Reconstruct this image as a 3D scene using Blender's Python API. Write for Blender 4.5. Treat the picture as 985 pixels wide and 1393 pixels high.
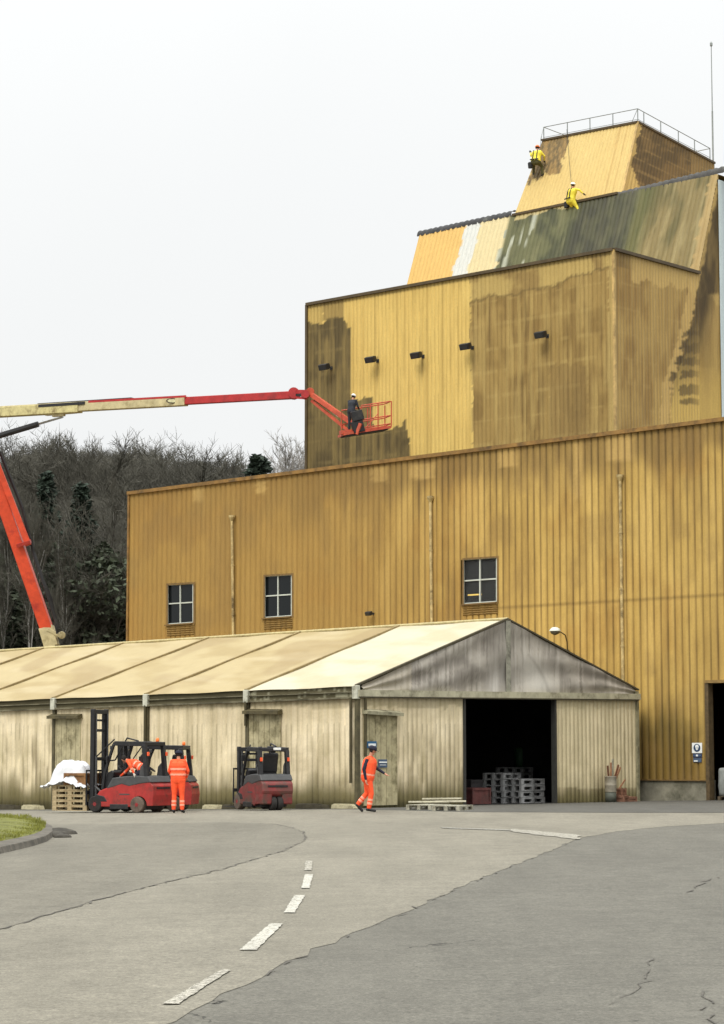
import bpy, bmesh, math, random
import numpy as np
from mathutils import Vector, Matrix
R = math.radians
random.seed(7); rng = np.random.default_rng(7)
scn = bpy.context.scene
for o in list(bpy.data.objects): bpy.data.objects.remove(o)

# ------------------------------------------------------------------ camera
F = 3100.0; CX = 492.5; CY = 696.5; EYE = 1.7; HOR = 1020.0
TILT = math.atan((HOR - CY) / F)
cam_d = bpy.data.cameras.new('camera'); cam = bpy.data.objects.new('camera', cam_d)
scn.collection.objects.link(cam); scn.camera = cam
cam.location = (0, 0, EYE); cam.rotation_euler = (R(90) + TILT, 0, 0)
cam_d.sensor_fit = 'VERTICAL'; cam_d.sensor_height = 36; cam_d.lens = 36 * F / 1393.0
cam_d.clip_start = 0.5; cam_d.clip_end = 5000

# ------------------------------------------------------------------ sky
SUN_EL, SUN_AZ = R(48), R(205)          # direction the light comes from (azimuth clockwise from +Y)
w = bpy.data.worlds.new('World'); scn.world = w; w.use_nodes = True
nt = w.node_tree; nt.nodes.clear()
def WN(t, **k):
    n = nt.nodes.new(t)
    for a, b in k.items(): setattr(n, a, b)
    return n
sky = WN('ShaderNodeTexSky', sky_type='NISHITA', sun_disc=False)
sky.sun_elevation = SUN_EL; sky.sun_rotation = SUN_AZ; sky.dust_density = 6; sky.air_density = 1
hs = WN('ShaderNodeHueSaturation'); hs.inputs['Saturation'].default_value = 0.25; hs.inputs['Value'].default_value = 0.08
nt.links.new(sky.outputs[0], hs.inputs['Color'])
tc = WN('ShaderNodeTexCoord'); sp = WN('ShaderNodeSeparateXYZ'); nt.links.new(tc.outputs['Generated'], sp.inputs[0])
m1 = WN('ShaderNodeMath', operation='MAXIMUM'); nt.links.new(sp.outputs[2], m1.inputs[0]); m1.inputs[1].default_value = 0
SKY_H, SKY_Z = 7.3, 24.0
m1b = WN('ShaderNodeMath', operation='POWER'); nt.links.new(m1.outputs[0], m1b.inputs[0]); m1b.inputs[1].default_value = 3.0
m2 = WN('ShaderNodeMath', operation='MULTIPLY_ADD'); nt.links.new(m1b.outputs[0], m2.inputs[0]); m2.inputs[1].default_value = SKY_Z; m2.inputs[2].default_value = SKY_H
cn = WN('ShaderNodeTexNoise'); cn.inputs['Scale'].default_value = 2.5; cn.inputs['Detail'].default_value = 3
nt.links.new(tc.outputs['Generated'], cn.inputs['Vector'])
m3 = WN('ShaderNodeMath', operation='MULTIPLY_ADD'); nt.links.new(cn.outputs[0], m3.inputs[0]); m3.inputs[1].default_value = 0.10; m3.inputs[2].default_value = 0.95
m4 = WN('ShaderNodeMath', operation='MULTIPLY'); nt.links.new(m2.outputs[0], m4.inputs[0]); nt.links.new(m3.outputs[0], m4.inputs[1])
vm = WN('ShaderNodeVectorMath', operation='SCALE'); vm.inputs[0].default_value = (0.985, 1.0, 1.0); nt.links.new(m4.outputs[0], vm.inputs['Scale'])
va = WN('ShaderNodeVectorMath', operation='ADD'); nt.links.new(vm.outputs[0], va.inputs[0]); nt.links.new(hs.outputs[0], va.inputs[1])
bg = WN('ShaderNodeBackground'); bg.inputs[1].default_value = 0.1; nt.links.new(va.outputs[0], bg.inputs[0])
wo = WN('ShaderNodeOutputWorld'); nt.links.new(bg.outputs[0], wo.inputs[0])
sd = bpy.data.lights.new('sun', 'SUN'); sd.energy = 1.5; sd.angle = R(25); sd.color = (1.0, 0.96, 0.90)
so = bpy.data.objects.new('sun', sd); scn.collection.objects.link(so)
so.rotation_euler = (R(90) - SUN_EL, 0, math.pi - SUN_AZ)
so.location = (-20, -20, 60)
scn.view_settings.view_transform = 'Standard'; scn.view_settings.look = 'None'
scn.view_settings.exposure = 0.28; scn.view_settings.gamma = 1.0
scn.cycles.max_bounces = 5; scn.cycles.use_denoising = True

# ------------------------------------------------------------------ helpers
cT, sT = math.cos(TILT), math.sin(TILT)
def ray(px, py):
    a = (px - CX) / F; b = -(py - CY) / F
    return Vector((a, cT - b * sT, sT + b * cT))
def at(px, py, Y):                       # point seen at a pixel, at distance Y
    r = ray(px, py); return Vector((0, 0, EYE)) + r * (Y / r.y)
def hit(px, py, p, n):
    r = ray(px, py); c = Vector((0, 0, EYE)); n = Vector(n)
    return c + r * ((Vector(p) - c).dot(n) / r.dot(n))
def proj(P):                              # numpy (n,3) -> px, py
    x, y, z = P[:, 0], P[:, 1], P[:, 2] - EYE
    d = y * cT + z * sT; u = -y * sT + z * cT
    return CX + F * x / d, CY - F * u / d
def ground_z(x, y):
    xc = max(-60.0, min(60.0, x))
    return 0.0125 * xc - 0.0139 * max(0.0, min(y, 110.0) - 66.0)
def gp(px, py):                           # pixel on the ground
    n = (-0.0125, 0, 1)
    P = hit(px, py, (0, 0, 0), n)
    if P.y > 66 or P.y < 0: P = hit(px, py, (0, 66, 0), (-0.0125, 0.0139, 1))
    return P
def S(r, g, b):
    f = lambda c: (c / 255 / 12.92) if c / 255 <= 0.04045 else ((c / 255 + 0.055) / 1.055) ** 2.4
    return np.array([f(r), f(g), f(b)])
KV = 0.80                                 # from a colour seen on an upright face to the surface's own colour
def W(r, g, b):
    c = S(r, g, b) * KV; l = c @ np.array([.3, .6, .1]); return (c * .92 + l * .08) * np.array([.97, 1.025, .98])
def vnoise(x, y, seed=0):
    x = np.asarray(x, float); y = np.asarray(y, float)
    xi = np.floor(x).astype(np.int64); yi = np.floor(y).astype(np.int64); xf = x - xi; yf = y - yi
    def h(a, b):
        n = (a * 374761393 + b * 668265263 + seed * 1442695041) & 0xffffffff
        n = ((n ^ (n >> 13)) * 1274126177) & 0xffffffff
        return ((n ^ (n >> 16)) & 0xffff) / 65535.0
    sx = xf * xf * (3 - 2 * xf); sy = yf * yf * (3 - 2 * yf)
    a = h(xi, yi) * (1 - sx) + h(xi + 1, yi) * sx; b = h(xi, yi + 1) * (1 - sx) + h(xi + 1, yi + 1) * sx
    return a * (1 - sy) + b * sy
def fbm(x, y, seed=0, o=4):
    t = 0; a = 1; s = 0
    for i in range(o):
        t = t + a * vnoise(x * 2 ** i, y * 2 ** i, seed + i * 17); s += a; a *= .55
    return t / s
def sstep(a, b, x):
    t = np.clip((x - a) / (b - a), 0, 1); return t * t * (3 - 2 * t)
def inpoly(X, Y, pts):
    r = np.zeros(X.shape, bool); n = len(pts)
    for i in range(n):
        x1, y1 = pts[i]; x2, y2 = pts[(i + 1) % n]
        if y1 == y2: continue
        c = ((y1 > Y) != (y2 > Y)) & (X < (x2 - x1) * (Y - y1) / (y2 - y1) + x1); r ^= c
    return r
def mixc(a, b, m):
    m = np.asarray(m, float)
    if m.ndim == 1: m = m[:, None]
    return a * (1 - m) + b * m

# ---- materials
MATS = {}
def _bsdf(name):
    m = bpy.data.materials.new(name); m.use_nodes = True
    return m, m.node_tree, m.node_tree.nodes['Principled BSDF']
def mat(name, col, rough=0.6, metal=0.0, var=0.25, scale=6.0, bump=0.0, spec=0.4, alpha=None, dirt=None, emis=None, coords='Object', dirtamt=.5):
    if name in MATS: return MATS[name]
    m, t, b = _bsdf(name); N = t.nodes; L = t.links
    col = tuple(float(c) for c in col)
    tcn = N.new('ShaderNodeTexCoord'); nz = N.new('ShaderNodeTexNoise'); nz.inputs['Scale'].default_value = scale; nz.inputs['Detail'].default_value = 6; nz.inputs['Roughness'].default_value = .65
    L.new(tcn.outputs[coords], nz.inputs['Vector'])
    cr = N.new('ShaderNodeValToRGB'); cr.color_ramp.elements[0].position = .3; cr.color_ramp.elements[1].position = .7
    cr.color_ramp.elements[0].color = tuple(c * (1 - var) for c in col) + (1,)
    cr.color_ramp.elements[1].color = tuple(min(1, c * (1 + var)) for c in col) + (1,)
    L.new(nz.outputs[0], cr.inputs[0]); out = cr.outputs[0]
    if dirt is not None:
        n2 = N.new('ShaderNodeTexNoise'); n2.inputs['Scale'].default_value = scale * .45; n2.inputs['Detail'].default_value = 8; n2.inputs['Roughness'].default_value = .7
        L.new(tcn.outputs[coords], n2.inputs['Vector'])
        c2 = N.new('ShaderNodeValToRGB'); c2.color_ramp.elements[0].position = .62 - .25 * dirtamt; c2.color_ramp.elements[1].position = .78 - .2 * dirtamt
        L.new(n2.outputs[0], c2.inputs[0])
        mx = N.new('ShaderNodeMix'); mx.data_type = 'RGBA'; L.new(c2.outputs[0], mx.inputs[0]); L.new(out, mx.inputs[6]); mx.inputs[7].default_value = tuple(float(c) for c in dirt) + (1,)
        out = mx.outputs[2]
    L.new(out, b.inputs['Base Color'])
    b.inputs['Roughness'].default_value = rough; b.inputs['Metallic'].default_value = metal; b.inputs['Specular IOR Level'].default_value = spec
    if bump:
        bn = N.new('ShaderNodeBump'); bn.inputs['Strength'].default_value = bump; bn.inputs['Distance'].default_value = .02
        L.new(nz.outputs[0], bn.inputs['Height']); L.new(bn.outputs[0], b.inputs['Normal'])
    if emis: b.inputs['Emission Color'].default_value = tuple(emis[:3]) + (1,); b.inputs['Emission Strength'].default_value = emis[3]
    MATS[name] = m; return m
def mat_attr(name, rough=.7, spec=.25, fine=.12, scale=9.0, bump=.15):
    """colour attribute 'Col' (the cladding's own paint and stains) broken up by fine noise"""
    m, t, b = _bsdf(name); N = t.nodes; L = t.links
    a = N.new('ShaderNodeAttribute'); a.attribute_name = 'Col'
    tcn = N.new('ShaderNodeTexCoord'); mp = N.new('ShaderNodeMapping'); mp.inputs['Scale'].default_value = (1, 1, .12)
    L.new(tcn.outputs['Object'], mp.inputs[0])
    nz = N.new('ShaderNodeTexNoise'); nz.inputs['Scale'].default_value = scale; nz.inputs['Detail'].default_value = 8; nz.inputs['Roughness'].default_value = .7; L.new(mp.outputs[0], nz.inputs['Vector'])
    nf = N.new('ShaderNodeTexNoise'); nf.inputs['Scale'].default_value = 14; nf.inputs['Detail'].default_value = 6; nf.inputs['Roughness'].default_value = .8; L.new(tcn.outputs['Object'], nf.inputs['Vector'])
    ad = N.new('ShaderNodeMath'); ad.operation = 'ADD'; L.new(nz.outputs[0], ad.inputs[0]); L.new(nf.outputs[0], ad.inputs[1])
    mr = N.new('ShaderNodeMapRange'); mr.inputs[1].default_value = .6; mr.inputs[2].default_value = 1.4; mr.inputs[3].default_value = 1 - fine * 1.6; mr.inputs[4].default_value = 1 + fine * 1.6; L.new(ad.outputs[0], mr.inputs[0])
    v = N.new('ShaderNodeVectorMath'); v.operation = 'SCALE'; L.new(a.outputs['Color'], v.inputs[0]); L.new(mr.outputs[0], v.inputs['Scale'])
    L.new(v.outputs[0], b.inputs['Base Color']); b.inputs['Roughness'].default_value = rough; b.inputs['Specular IOR Level'].default_value = spec
    bn = N.new('ShaderNodeBump'); bn.inputs['Strength'].default_value = bump; bn.inputs['Distance'].default_value = .02
    L.new(nf.outputs[0], bn.inputs['Height']); L.new(bn.outputs[0], b.inputs['Normal'])
    MATS[name] = m; return m
CLAD = mat_attr('painted_steel_cladding', .62, .3)
TENTW = mat_attr('weathered_panel', .8, .15)
FABRIC = mat_attr('coated_fabric', .7, .2, fine=.06, scale=2.0, bump=.1)

def glass_mat():
    m, t, b = _bsdf('window_glass'); b.inputs['Base Color'].default_value = (.02, .025, .025, 1); b.inputs['Roughness'].default_value = .06; b.inputs['Specular IOR Level'].default_value = .5
    b.inputs['Transmission Weight'].default_value = 0.35; b.inputs['IOR'].default_value = 1.45
    N = t.nodes; L = t.links; nz = N.new('ShaderNodeTexNoise'); nz.inputs['Scale'].default_value = 1.5; bn = N.new('ShaderNodeBump'); bn.inputs['Strength'].default_value = .08
    L.new(nz.outputs[0], bn.inputs['Height']); L.new(bn.outputs[0], b.inputs['Normal']); return m
GLASS = glass_mat()
GLASS.node_tree.nodes['Principled BSDF'].inputs['Transmission Weight'].default_value = 0.0
GLASS.node_tree.nodes['Principled BSDF'].inputs['Specular IOR Level'].default_value = .28
GLASS.node_tree.nodes['Principled BSDF'].inputs['Base Color'].default_value = (.008, .010, .011, 1)
GLASS2 = GLASS.copy(); _g = GLASS2.node_tree.nodes['Principled BSDF']; _g.inputs['Transmission Weight'].default_value = 0.95; _g.inputs['Base Color'].default_value = (.5, .52, .52, 1); _g.inputs['IOR'].default_value = 1.12; _g.inputs['Roughness'].default_value = .01

# ---- objects
def link(o): scn.collection.objects.link(o); return o
def tag(o, label=None, cat=None, group=None, kind=None):
    if label: o['label'] = label
    if cat: o['category'] = cat
    if group: o['group'] = group
    if kind: o['kind'] = kind
    return o
def empty(name, loc, label, cat, group=None, rz=0):
    o = bpy.data.objects.new(name, None); link(o); o.location = loc; o.rotation_euler = (0, 0, rz); o.empty_display_size = .3
    return tag(o, label, cat, group)
def copy_tree(o, parent=None):
    c = o.copy(); link(c); c.parent = parent
    for ch in [x for x in scn.collection.objects if x.parent is o]: copy_tree(ch, c)
    return c
def world_off(p):
    v = Vector((0, 0, 0))
    while p is not None: v += p.location; p = p.parent
    return v
class MB:
    def __init__(s): s.v = []; s.f = []
    def add(s, vs, fs):
        k = len(s.v); s.v += [tuple(v) for v in vs]; s.f += [tuple(i + k for i in f) for f in fs]; return s
    def box(s, c, size, rot=None, M=None):
        hx, hy, hz = [d / 2 for d in size]; c = Vector(c)
        vs = [Vector((x, y, z)) for x in (-hx, hx) for y in (-hy, hy) for z in (-hz, hz)]
        if rot is not None: Rm = Matrix.Rotation(rot[2], 3, 'Z') @ Matrix.Rotation(rot[1], 3, 'Y') @ Matrix.Rotation(rot[0], 3, 'X'); vs = [Rm @ v for v in vs]
        if M is not None: vs = [M @ v for v in vs]
        return s.add([v + c for v in vs], [(0, 1, 3, 2), (4, 6, 7, 5), (0, 4, 5, 1), (2, 3, 7, 6), (0, 2, 6, 4), (1, 5, 7, 3)])
    def tube(s, p0, p1, r0, r1=None, n=8, caps=True):
        r1 = r0 if r1 is None else r1; p0 = Vector(p0); p1 = Vector(p1); d = (p1 - p0)
        if d.length < 1e-6: return s
        d.normalize(); a = d.orthogonal().normalized(); b = d.cross(a)
        vs = []
        for p, r in ((p0, r0), (p1, r1)):
            for i in range(n):
                t = 2 * math.pi * i / n; vs.append(p + (a * math.cos(t) + b * math.sin(t)) * r)
        fs = [(i, (i + 1) % n, n + (i + 1) % n, n + i) for i in range(n)]
        if caps: fs += [tuple(range(n - 1, -1, -1)), tuple(range(n, 2 * n))]
        return s.add(vs, fs)
    def path(s, pts, r, n=8):
        for i in range(len(pts) - 1): s.tube(pts[i], pts[i + 1], r, n=n)
        return s
    def beam(s, p0, p1, w, h, up=(0, 0, 1)):      # rectangular bar between two points
        p0 = Vector(p0); p1 = Vector(p1); d = (p1 - p0).normalized(); up = Vector(up)
        a = d.cross(up).normalized() * (w / 2); b = a.cross(d).normalized() * (h / 2)
        vs = [p + a * i + b * j for p in (p0, p1) for i, j in ((-1, -1), (1, -1), (1, 1), (-1, 1))]
        return s.add(vs, [(0, 3, 2, 1), (4, 5, 6, 7), (0, 1, 5, 4), (1, 2, 6, 5), (2, 3, 7, 6), (3, 0, 4, 7)])
    def prism(s, prof, y0, y1):                   # side outline (x,z) extruded across y
        n = len(prof); vs = [(x, y0, z) for x, z in prof] + [(x, y1, z) for x, z in prof]
        return s.add(vs, [tuple(range(n)), tuple(range(2 * n - 1, n - 1, -1))] + [(i, n + i, n + (i + 1) % n, (i + 1) % n) for i in range(n)])
    def loft(s, rings, closed_ends=True):
        n = len(rings[0]); k = len(s.v)
        for r in rings: s.v += [tuple(v) for v in r]
        for j in range(len(rings) - 1):
            for i in range(n): s.f.append((k + j * n + i, k + j * n + (i + 1) % n, k + (j + 1) * n + (i + 1) % n, k + (j + 1) * n + i))
        if closed_ends: s.f.append(tuple(k + i for i in range(n - 1, -1, -1))); s.f.append(tuple(k + (len(rings) - 1) * n + i for i in range(n)))
        return s
    def lathe(s, prof, c=(0, 0, 0), axis='Z', n=20):
        rings = []
        for r, h in prof:
            rg = []
            for i in range(n):
                t = 2 * math.pi * i / n; a, b = r * math.cos(t), r * math.sin(t)
                v = (a, b, h) if axis == 'Z' else ((a, h, b) if axis == 'Y' else (h, a, b)); rg.append(Vector(v) + Vector(c))
            rings.append(rg)
        return s.loft(rings)
    def ball(s, c, r, n=12, m=8, sc=(1, 1, 1)):
        return s.add([Vector(c) + Vector((sc[0] * r * math.sin(math.pi * j / m) * math.cos(2 * math.pi * i / n), sc[1] * r * math.sin(math.pi * j / m) * math.sin(2 * math.pi * i / n), sc[2] * r * math.cos(math.pi * j / m))) for j in range(m + 1) for i in range(n)],
                     [(j * n + i, (j + 1) * n + i, (j + 1) * n + (i + 1) % n, j * n + (i + 1) % n) for j in range(m) for i in range(n)])
    def build(s, name, m, parent=None, bevel=0, smooth=False, world=False, seg=2):
        off = world_off(parent) if (world and parent) else Vector((0, 0, 0))
        me = bpy.data.meshes.new(name); me.from_pydata([tuple(Vector(v) - off) for v in s.v], [], s.f); me.validate()
        bm = bmesh.new(); bm.from_mesh(me); bmesh.ops.remove_doubles(bm, verts=bm.verts, dist=1e-5); bmesh.ops.recalc_face_normals(bm, faces=bm.faces); bm.to_mesh(me); bm.free()
        me.materials.append(m if not isinstance(m, str) else MATS[m])
        o = bpy.data.objects.new(name, me); link(o); o.parent = parent
        if smooth:
            for p in me.polygons: p.use_smooth = True
        if bevel:
            md = o.modifiers.new('bevel', 'BEVEL'); md.width = bevel; md.segments = seg; md.limit_method = 'ANGLE'; md.angle_limit = R(30)
        return o
def fast_mesh(name, V, Fq, m, parent=None, col=None, smooth=False, off=None):
    V = np.asarray(V, np.float32)
    if off is not None: V = V - np.array(off, np.float32)
    me = bpy.data.meshes.new(name); nf = len(Fq); k = Fq.shape[1]
    me.vertices.add(len(V)); me.vertices.foreach_set('co', V.ravel())
    me.loops.add(nf * k); me.loops.foreach_set('vertex_index', Fq.astype(np.int32).ravel())
    me.polygons.add(nf); me.polygons.foreach_set('loop_start', np.arange(0, nf * k, k, dtype=np.int32))
    me.polygons.foreach_set('loop_total', np.full(nf, k, np.int32)); me.update(calc_edges=True)
    if col is not None:
        a = me.color_attributes.new('Col', 'FLOAT_COLOR', 'POINT')
        c = np.ones((len(V), 4), np.float32); c[:, :3] = np.clip(col, 0.002, .95); a.data.foreach_set('color', c.ravel())
    me.materials.append(m); me.update()
    o = bpy.data.objects.new(name, me); link(o); o.parent = parent
    if smooth: me.polygons.foreach_set('use_smooth', np.ones(nf, bool))
    return o
def clad(name, P00, P10, P11, P01, colfn, m, parent=None, du=.06, dv=.1, rib=.25, depth=.03, out=None, holes=(), disp=None, world=True):
    """sheet of ribbed cladding between four corners; colfn(px,py,u,v) gives the colour of each point"""
    P00, P10, P11, P01 = [np.array(p, float) for p in (P00, P10, P11, P01)]
    LU = max(np.linalg.norm(P10 - P00), np.linalg.norm(P11 - P01)); LV = max(np.linalg.norm(P01 - P00), np.linalg.norm(P11 - P10))
    if rib:
        nr = max(1, int(round(LU / rib))); fr = np.array([0, .09, .17, .83, .92]); hh = np.array([0, 0, 1, 1, 0])
        us = np.concatenate([(k + fr) / nr for k in range(nr)] + [[1.0]]); hs_ = np.concatenate([hh] * nr + [[0.0]]) * depth
    else:
        nu = max(1, int(LU / du)); us = np.linspace(0, 1, nu + 1); hs_ = np.zeros(nu + 1)
    nv = max(1, int(LV / dv)); vs = np.linspace(0, 1, nv + 1)
    U, V = np.meshgrid(us, vs)
    P = (P00 * ((1 - U) * (1 - V))[..., None] + P10 * (U * (1 - V))[..., None] + P11 * (U * V)[..., None] + P01 * ((1 - U) * V)[..., None])
    nrm = np.cross(P10 - P00, P01 - P00)
    if np.linalg.norm(nrm) < 1e-6: nrm = np.cross(P10 - P00, P11 - P00)
    nrm /= np.linalg.norm(nrm)
    if out is not None and nrm.dot(np.array(out)) < 0: nrm = -nrm
    H = np.tile(hs_, (nv + 1, 1))
    if disp is not None: H = H + disp(U, V)
    P = P + nrm * H[..., None]
    P = P.reshape(-1, 3); px, py = proj(P)
    col = colfn(px, py, (U * LU).ravel(), (V * LV).ravel(), (H / max(depth, 1e-6)).ravel())
    n = len(us); i, j = np.meshgrid(np.arange(n - 1), np.arange(nv)); a = (j * n + i).ravel()
    Fq = np.stack([a, a + 1, a + 1 + n, a + n], 1)
    if holes:
        fx = px[Fq].mean(1); fy = py[Fq].mean(1); keep = np.ones(len(Fq), bool)
        for hp in holes: keep &= ~inpoly(fx, fy, hp)
        Fq = Fq[keep]
    return fast_mesh(name, P, Fq, m, parent, col, off=world_off(parent) if parent else None)

# ------------------------------------------------------------------ plan of the place
DL = Vector((-3542, 3100, 0)).normalized()       # along the tent and the hall front, going left and away
DR = Vector((3100, 3542, 0)).normalized()        # along the tent's gable, going right and away
NF = -DR; NS = -DL                                # outward normals of front faces and of side faces
C0 = gp(487, 1100); C0.z = 0
GW = 14.5                                         # gable width
def tent(s, t, z): return Vector((C0.x, C0.y, 0)) + DL * s + DR * t + Vector((0, 0, z))
def gz(p): return ground_z(p.x, p.y)

# ------------------------------------------------------------------ setting: ground
def asphalt(name, col, rough=.85, dirt=None, dirtamt=.5, crack=True, wear=0):
    m, t, b = _bsdf(name); N = t.nodes; L = t.links
    tcn = N.new('ShaderNodeTexCoord')
    def noise(sc, det=6, ro=.6, vec=None):
        n = N.new('ShaderNodeTexNoise'); n.inputs['Scale'].default_value = sc; n.inputs['Detail'].default_value = det; n.inputs['Roughness'].default_value = ro
        L.new(vec or tcn.outputs['Object'], n.inputs['Vector']); return n
    def ramp(src, a, b_, ca, cb):
        r = N.new('ShaderNodeValToRGB'); r.color_ramp.elements[0].position = a; r.color_ramp.elements[1].position = b_
        r.color_ramp.elements[0].color = (*[float(c) for c in ca], 1); r.color_ramp.elements[1].color = (*[float(c) for c in cb], 1); L.new(src, r.inputs[0]); return r.outputs[0]
    def mul(a_, b_):
        x = N.new('ShaderNodeMix'); x.data_type = 'RGBA'; x.blend_type = 'MULTIPLY'; x.inputs[0].default_value = 1; L.new(a_, x.inputs[6]); L.new(b_, x.inputs[7]); return x.outputs[2]
    big = noise(.11, 7, .62); c = np.array(col, float)
    out = ramp(big.outputs[0], .32, .68, c * .90, c * 1.09)
    mp = N.new('ShaderNodeMapping'); mp.inputs['Scale'].default_value = (1, .16, 1); mp.inputs['Rotation'].default_value = (0, 0, R(-52)); L.new(tcn.outputs['Object'], mp.inputs[0])
    tr = noise(.9, 5, .6, mp.outputs[0]); out = mul(out, ramp(tr.outputs[0], .35, .66, (.90,) * 3, (1.07,) * 3))
    mid = noise(1.7, 8, .7); out = mul(out, ramp(mid.outputs[0], .3, .7, (.87,) * 3, (1.12,) * 3))
    sp_ = noise(38, 6, .85); out = mul(out, ramp(sp_.outputs[0], .34, .66, (.52,) * 3, (1.5,) * 3))
    s2 = noise(11, 6, .85); out = mul(out, ramp(s2.outputs[0], .32, .68, (.74,) * 3, (1.26,) * 3)); s3 = noise(6, 3, .7); out = mul(out, ramp(s3.outputs[0], .27, .33, (.6,) * 3, (1,) * 3))
    if crack:
        wv = noise(.8, 5, .6); vm_ = N.new('ShaderNodeVectorMath'); vm_.operation = 'MULTIPLY_ADD'; L.new(wv.outputs[1], vm_.inputs[0]); vm_.inputs[1].default_value = (1.6, 1.6, 0); L.new(tcn.outputs['Object'], vm_.inputs[2])
        vo = N.new('ShaderNodeTexVoronoi'); vo.feature = 'DISTANCE_TO_EDGE'; vo.inputs['Scale'].default_value = .16; L.new(vm_.outputs[0], vo.inputs['Vector'])
        msk = noise(.23, 3, .5); thr = N.new('ShaderNodeMapRange'); thr.inputs[1].default_value = .5; thr.inputs[2].default_value = .62; thr.inputs[3].default_value = -.001; thr.inputs[4].default_value = .0045; L.new(msk.outputs[0], thr.inputs[0])
        ls = N.new('ShaderNodeMath'); ls.operation = 'LESS_THAN'; L.new(vo.outputs['Distance'], ls.inputs[0]); L.new(thr.outputs[0], ls.inputs[1])
        mx = N.new('ShaderNodeMix'); mx.data_type = 'RGBA'; L.new(ls.outputs[0], mx.inputs[0]); L.new(out, mx.inputs[6]); mx.inputs[7].default_value = (*(c * .4), 1); out = mx.outputs[2]
    if wear:   # worn paint: asphalt showing through
        nw = noise(16, 7, .8); lt = N.new('ShaderNodeMath'); lt.operation = 'LESS_THAN'; L.new(nw.outputs[0], lt.inputs[0]); lt.inputs[1].default_value = wear
        mx = N.new('ShaderNodeMix'); mx.data_type = 'RGBA'; L.new(lt.outputs[0], mx.inputs[0]); L.new(out, mx.inputs[6]); mx.inputs[7].default_value = (.14, .13, .105, 1); out = mx.outputs[2]
    L.new(out, b.inputs['Base Color']); b.inputs['Roughness'].default_value = rough; b.inputs['Specular IOR Level'].default_value = .25
    bn = N.new('ShaderNodeBump'); bn.inputs['Strength'].default_value = .5; bn.inputs['Distance'].default_value = .01
    L.new(sp_.outputs[0], bn.inputs['Height']); L.new(bn.outputs[0], b.inputs['Normal']); MATS[name] = m; return m
A_GREY = asphalt('grey_asphalt', (.118, .112, .092))
A_LIGHT = asphalt('dusty_asphalt', (.182, .168, .131), crack=False)
A_PATCH = asphalt('patched_asphalt', (.150, .139, .109), crack=False)
A_PAINT = asphalt('worn_white_paint', (.44, .425, .365), crack=False, wear=.445)
A_PAINT2 = asphalt('very_worn_white_paint', (.38, .36, .30), crack=False, wear=.49)
A_YARD = asphalt('dark_yard_asphalt', (.080, .077, .066), crack=False)
A_SEAM = mat('bitumen_seam', (.085, .078, .064), .9, var=.4, scale=8)

xs = [-1500, -60, -20, 0, 20, 60, 1500]; ys = [-400, 0, 30, 66, 110, 200, 3000]
g = MB(); g.add([(x, y, ground_z(x, y)) for y in ys for x in xs], [(j * 7 + i, j * 7 + i + 1, (j + 1) * 7 + i + 1, (j + 1) * 7 + i) for j in range(6) for i in range(6)])
gr = g.build('ground', A_GREY); gr.data.flip_normals() if gr.data.polygons[0].normal.z < 0 else None; tag(gr, kind='structure')

def jag(pts, step=.35, amp=.05, seed=0):          # closed ground outline with a ragged edge
    r = random.Random(seed); out = []
    for i in range(len(pts)):
        a = pts[i]; b = pts[(i + 1) % len(pts)]; n = max(1, int((b - a).length / step))
        for k in range(n):
            p = a.lerp(b, k / n); out.append(Vector((p.x + r.uniform(-amp, amp), p.y + r.uniform(-amp, amp) * 1.5, 0)))
    return out
def sheet(name, pts, dz, m, parent=None):
    from mathutils.geometry import delaunay_2d_cdt
    co = [Vector((p.x, p.y)) for p in pts]; n = len(co); X_ = [p.x for p in pts]; Y_ = [p.y for p in pts]
    extra = []
    if max(Y_) - min(Y_) > 4:
        gx = np.arange(min(X_), max(X_), 1.5); gy = [y for y in list(np.arange(min(Y_), max(Y_), 4.0)) + [66.0, 66.02] if min(Y_) < y < max(Y_)]
        for y in gy:
            k = inpoly(gx, np.full(len(gx), float(y)), [(p.x, p.y) for p in pts]); extra += [Vector((float(x), float(y))) for x in gx[k]]
    v, e, f, *_ = delaunay_2d_cdt(co + extra, [], [list(range(n))], 1, 1e-5)
    V = [(p.x, p.y, ground_z(p.x, p.y) + dz) for p in v]; fs = []
    for t in f:
        p, q, r_ = [v[i] for i in t[:3]]; fs.append(tuple(t) if (q - p).cross(r_ - p) > 0 else tuple(reversed(t)))
    me = bpy.data.meshes.new(name); me.from_pydata(V, [], fs); me.materials.append(m); me.update()
    o = bpy.data.objects.new(name, me); link(o); o.parent = parent; return o
G = lambda *pp: [gp(x, y) for x, y in pp]
road_pts = G((205, 1404), (330, 1340), (430, 1291), (520, 1255), (620, 1209), (700, 1177), (787, 1141), (840, 1131), (900, 1125), (985, 1120), (1120, 1116), (1400, 1106), (900, 1101.3), (560, 1101.8), (0, 1104), (-260, 1104.5), (-330, 1120)) + [Vector((-14, 30, 0)), Vector((-9, 8, 0)), Vector((-1.4, 9.5, 0))]
road = sheet('road', jag(road_pts, .5, .05, 1), .004, A_LIGHT); tag(road, kind='structure')
patch_pts = G((-60, 1283), (0, 1265), (60, 1247), (130, 1226), (190, 1210), (250, 1195), (300, 1184), (345, 1170), (385, 1158), (408, 1148), (417, 1140), (412, 1132), (400, 1126), (370, 1121), (300, 1119), (150, 1121), (60, 1122), (-80, 1124))
patch = sheet('asphalt_patch', jag(patch_pts, .5, .04, 2), .008, A_PATCH); tag(patch, kind='structure')
yard_pts = G((500, 1102), (560, 1102.8), (640, 1105), (760, 1105.5), (900, 1106), (1150, 1106)) + [tent(-9, 30, 0), tent(-.3, 15.4, 0), tent(1, 15.4, 0), tent(1, 0.5, 0)]
yard = sheet('yard_strip', jag(yard_pts, .6, .05, 3), .010, A_YARD); tag(yard, kind='structure')
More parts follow.
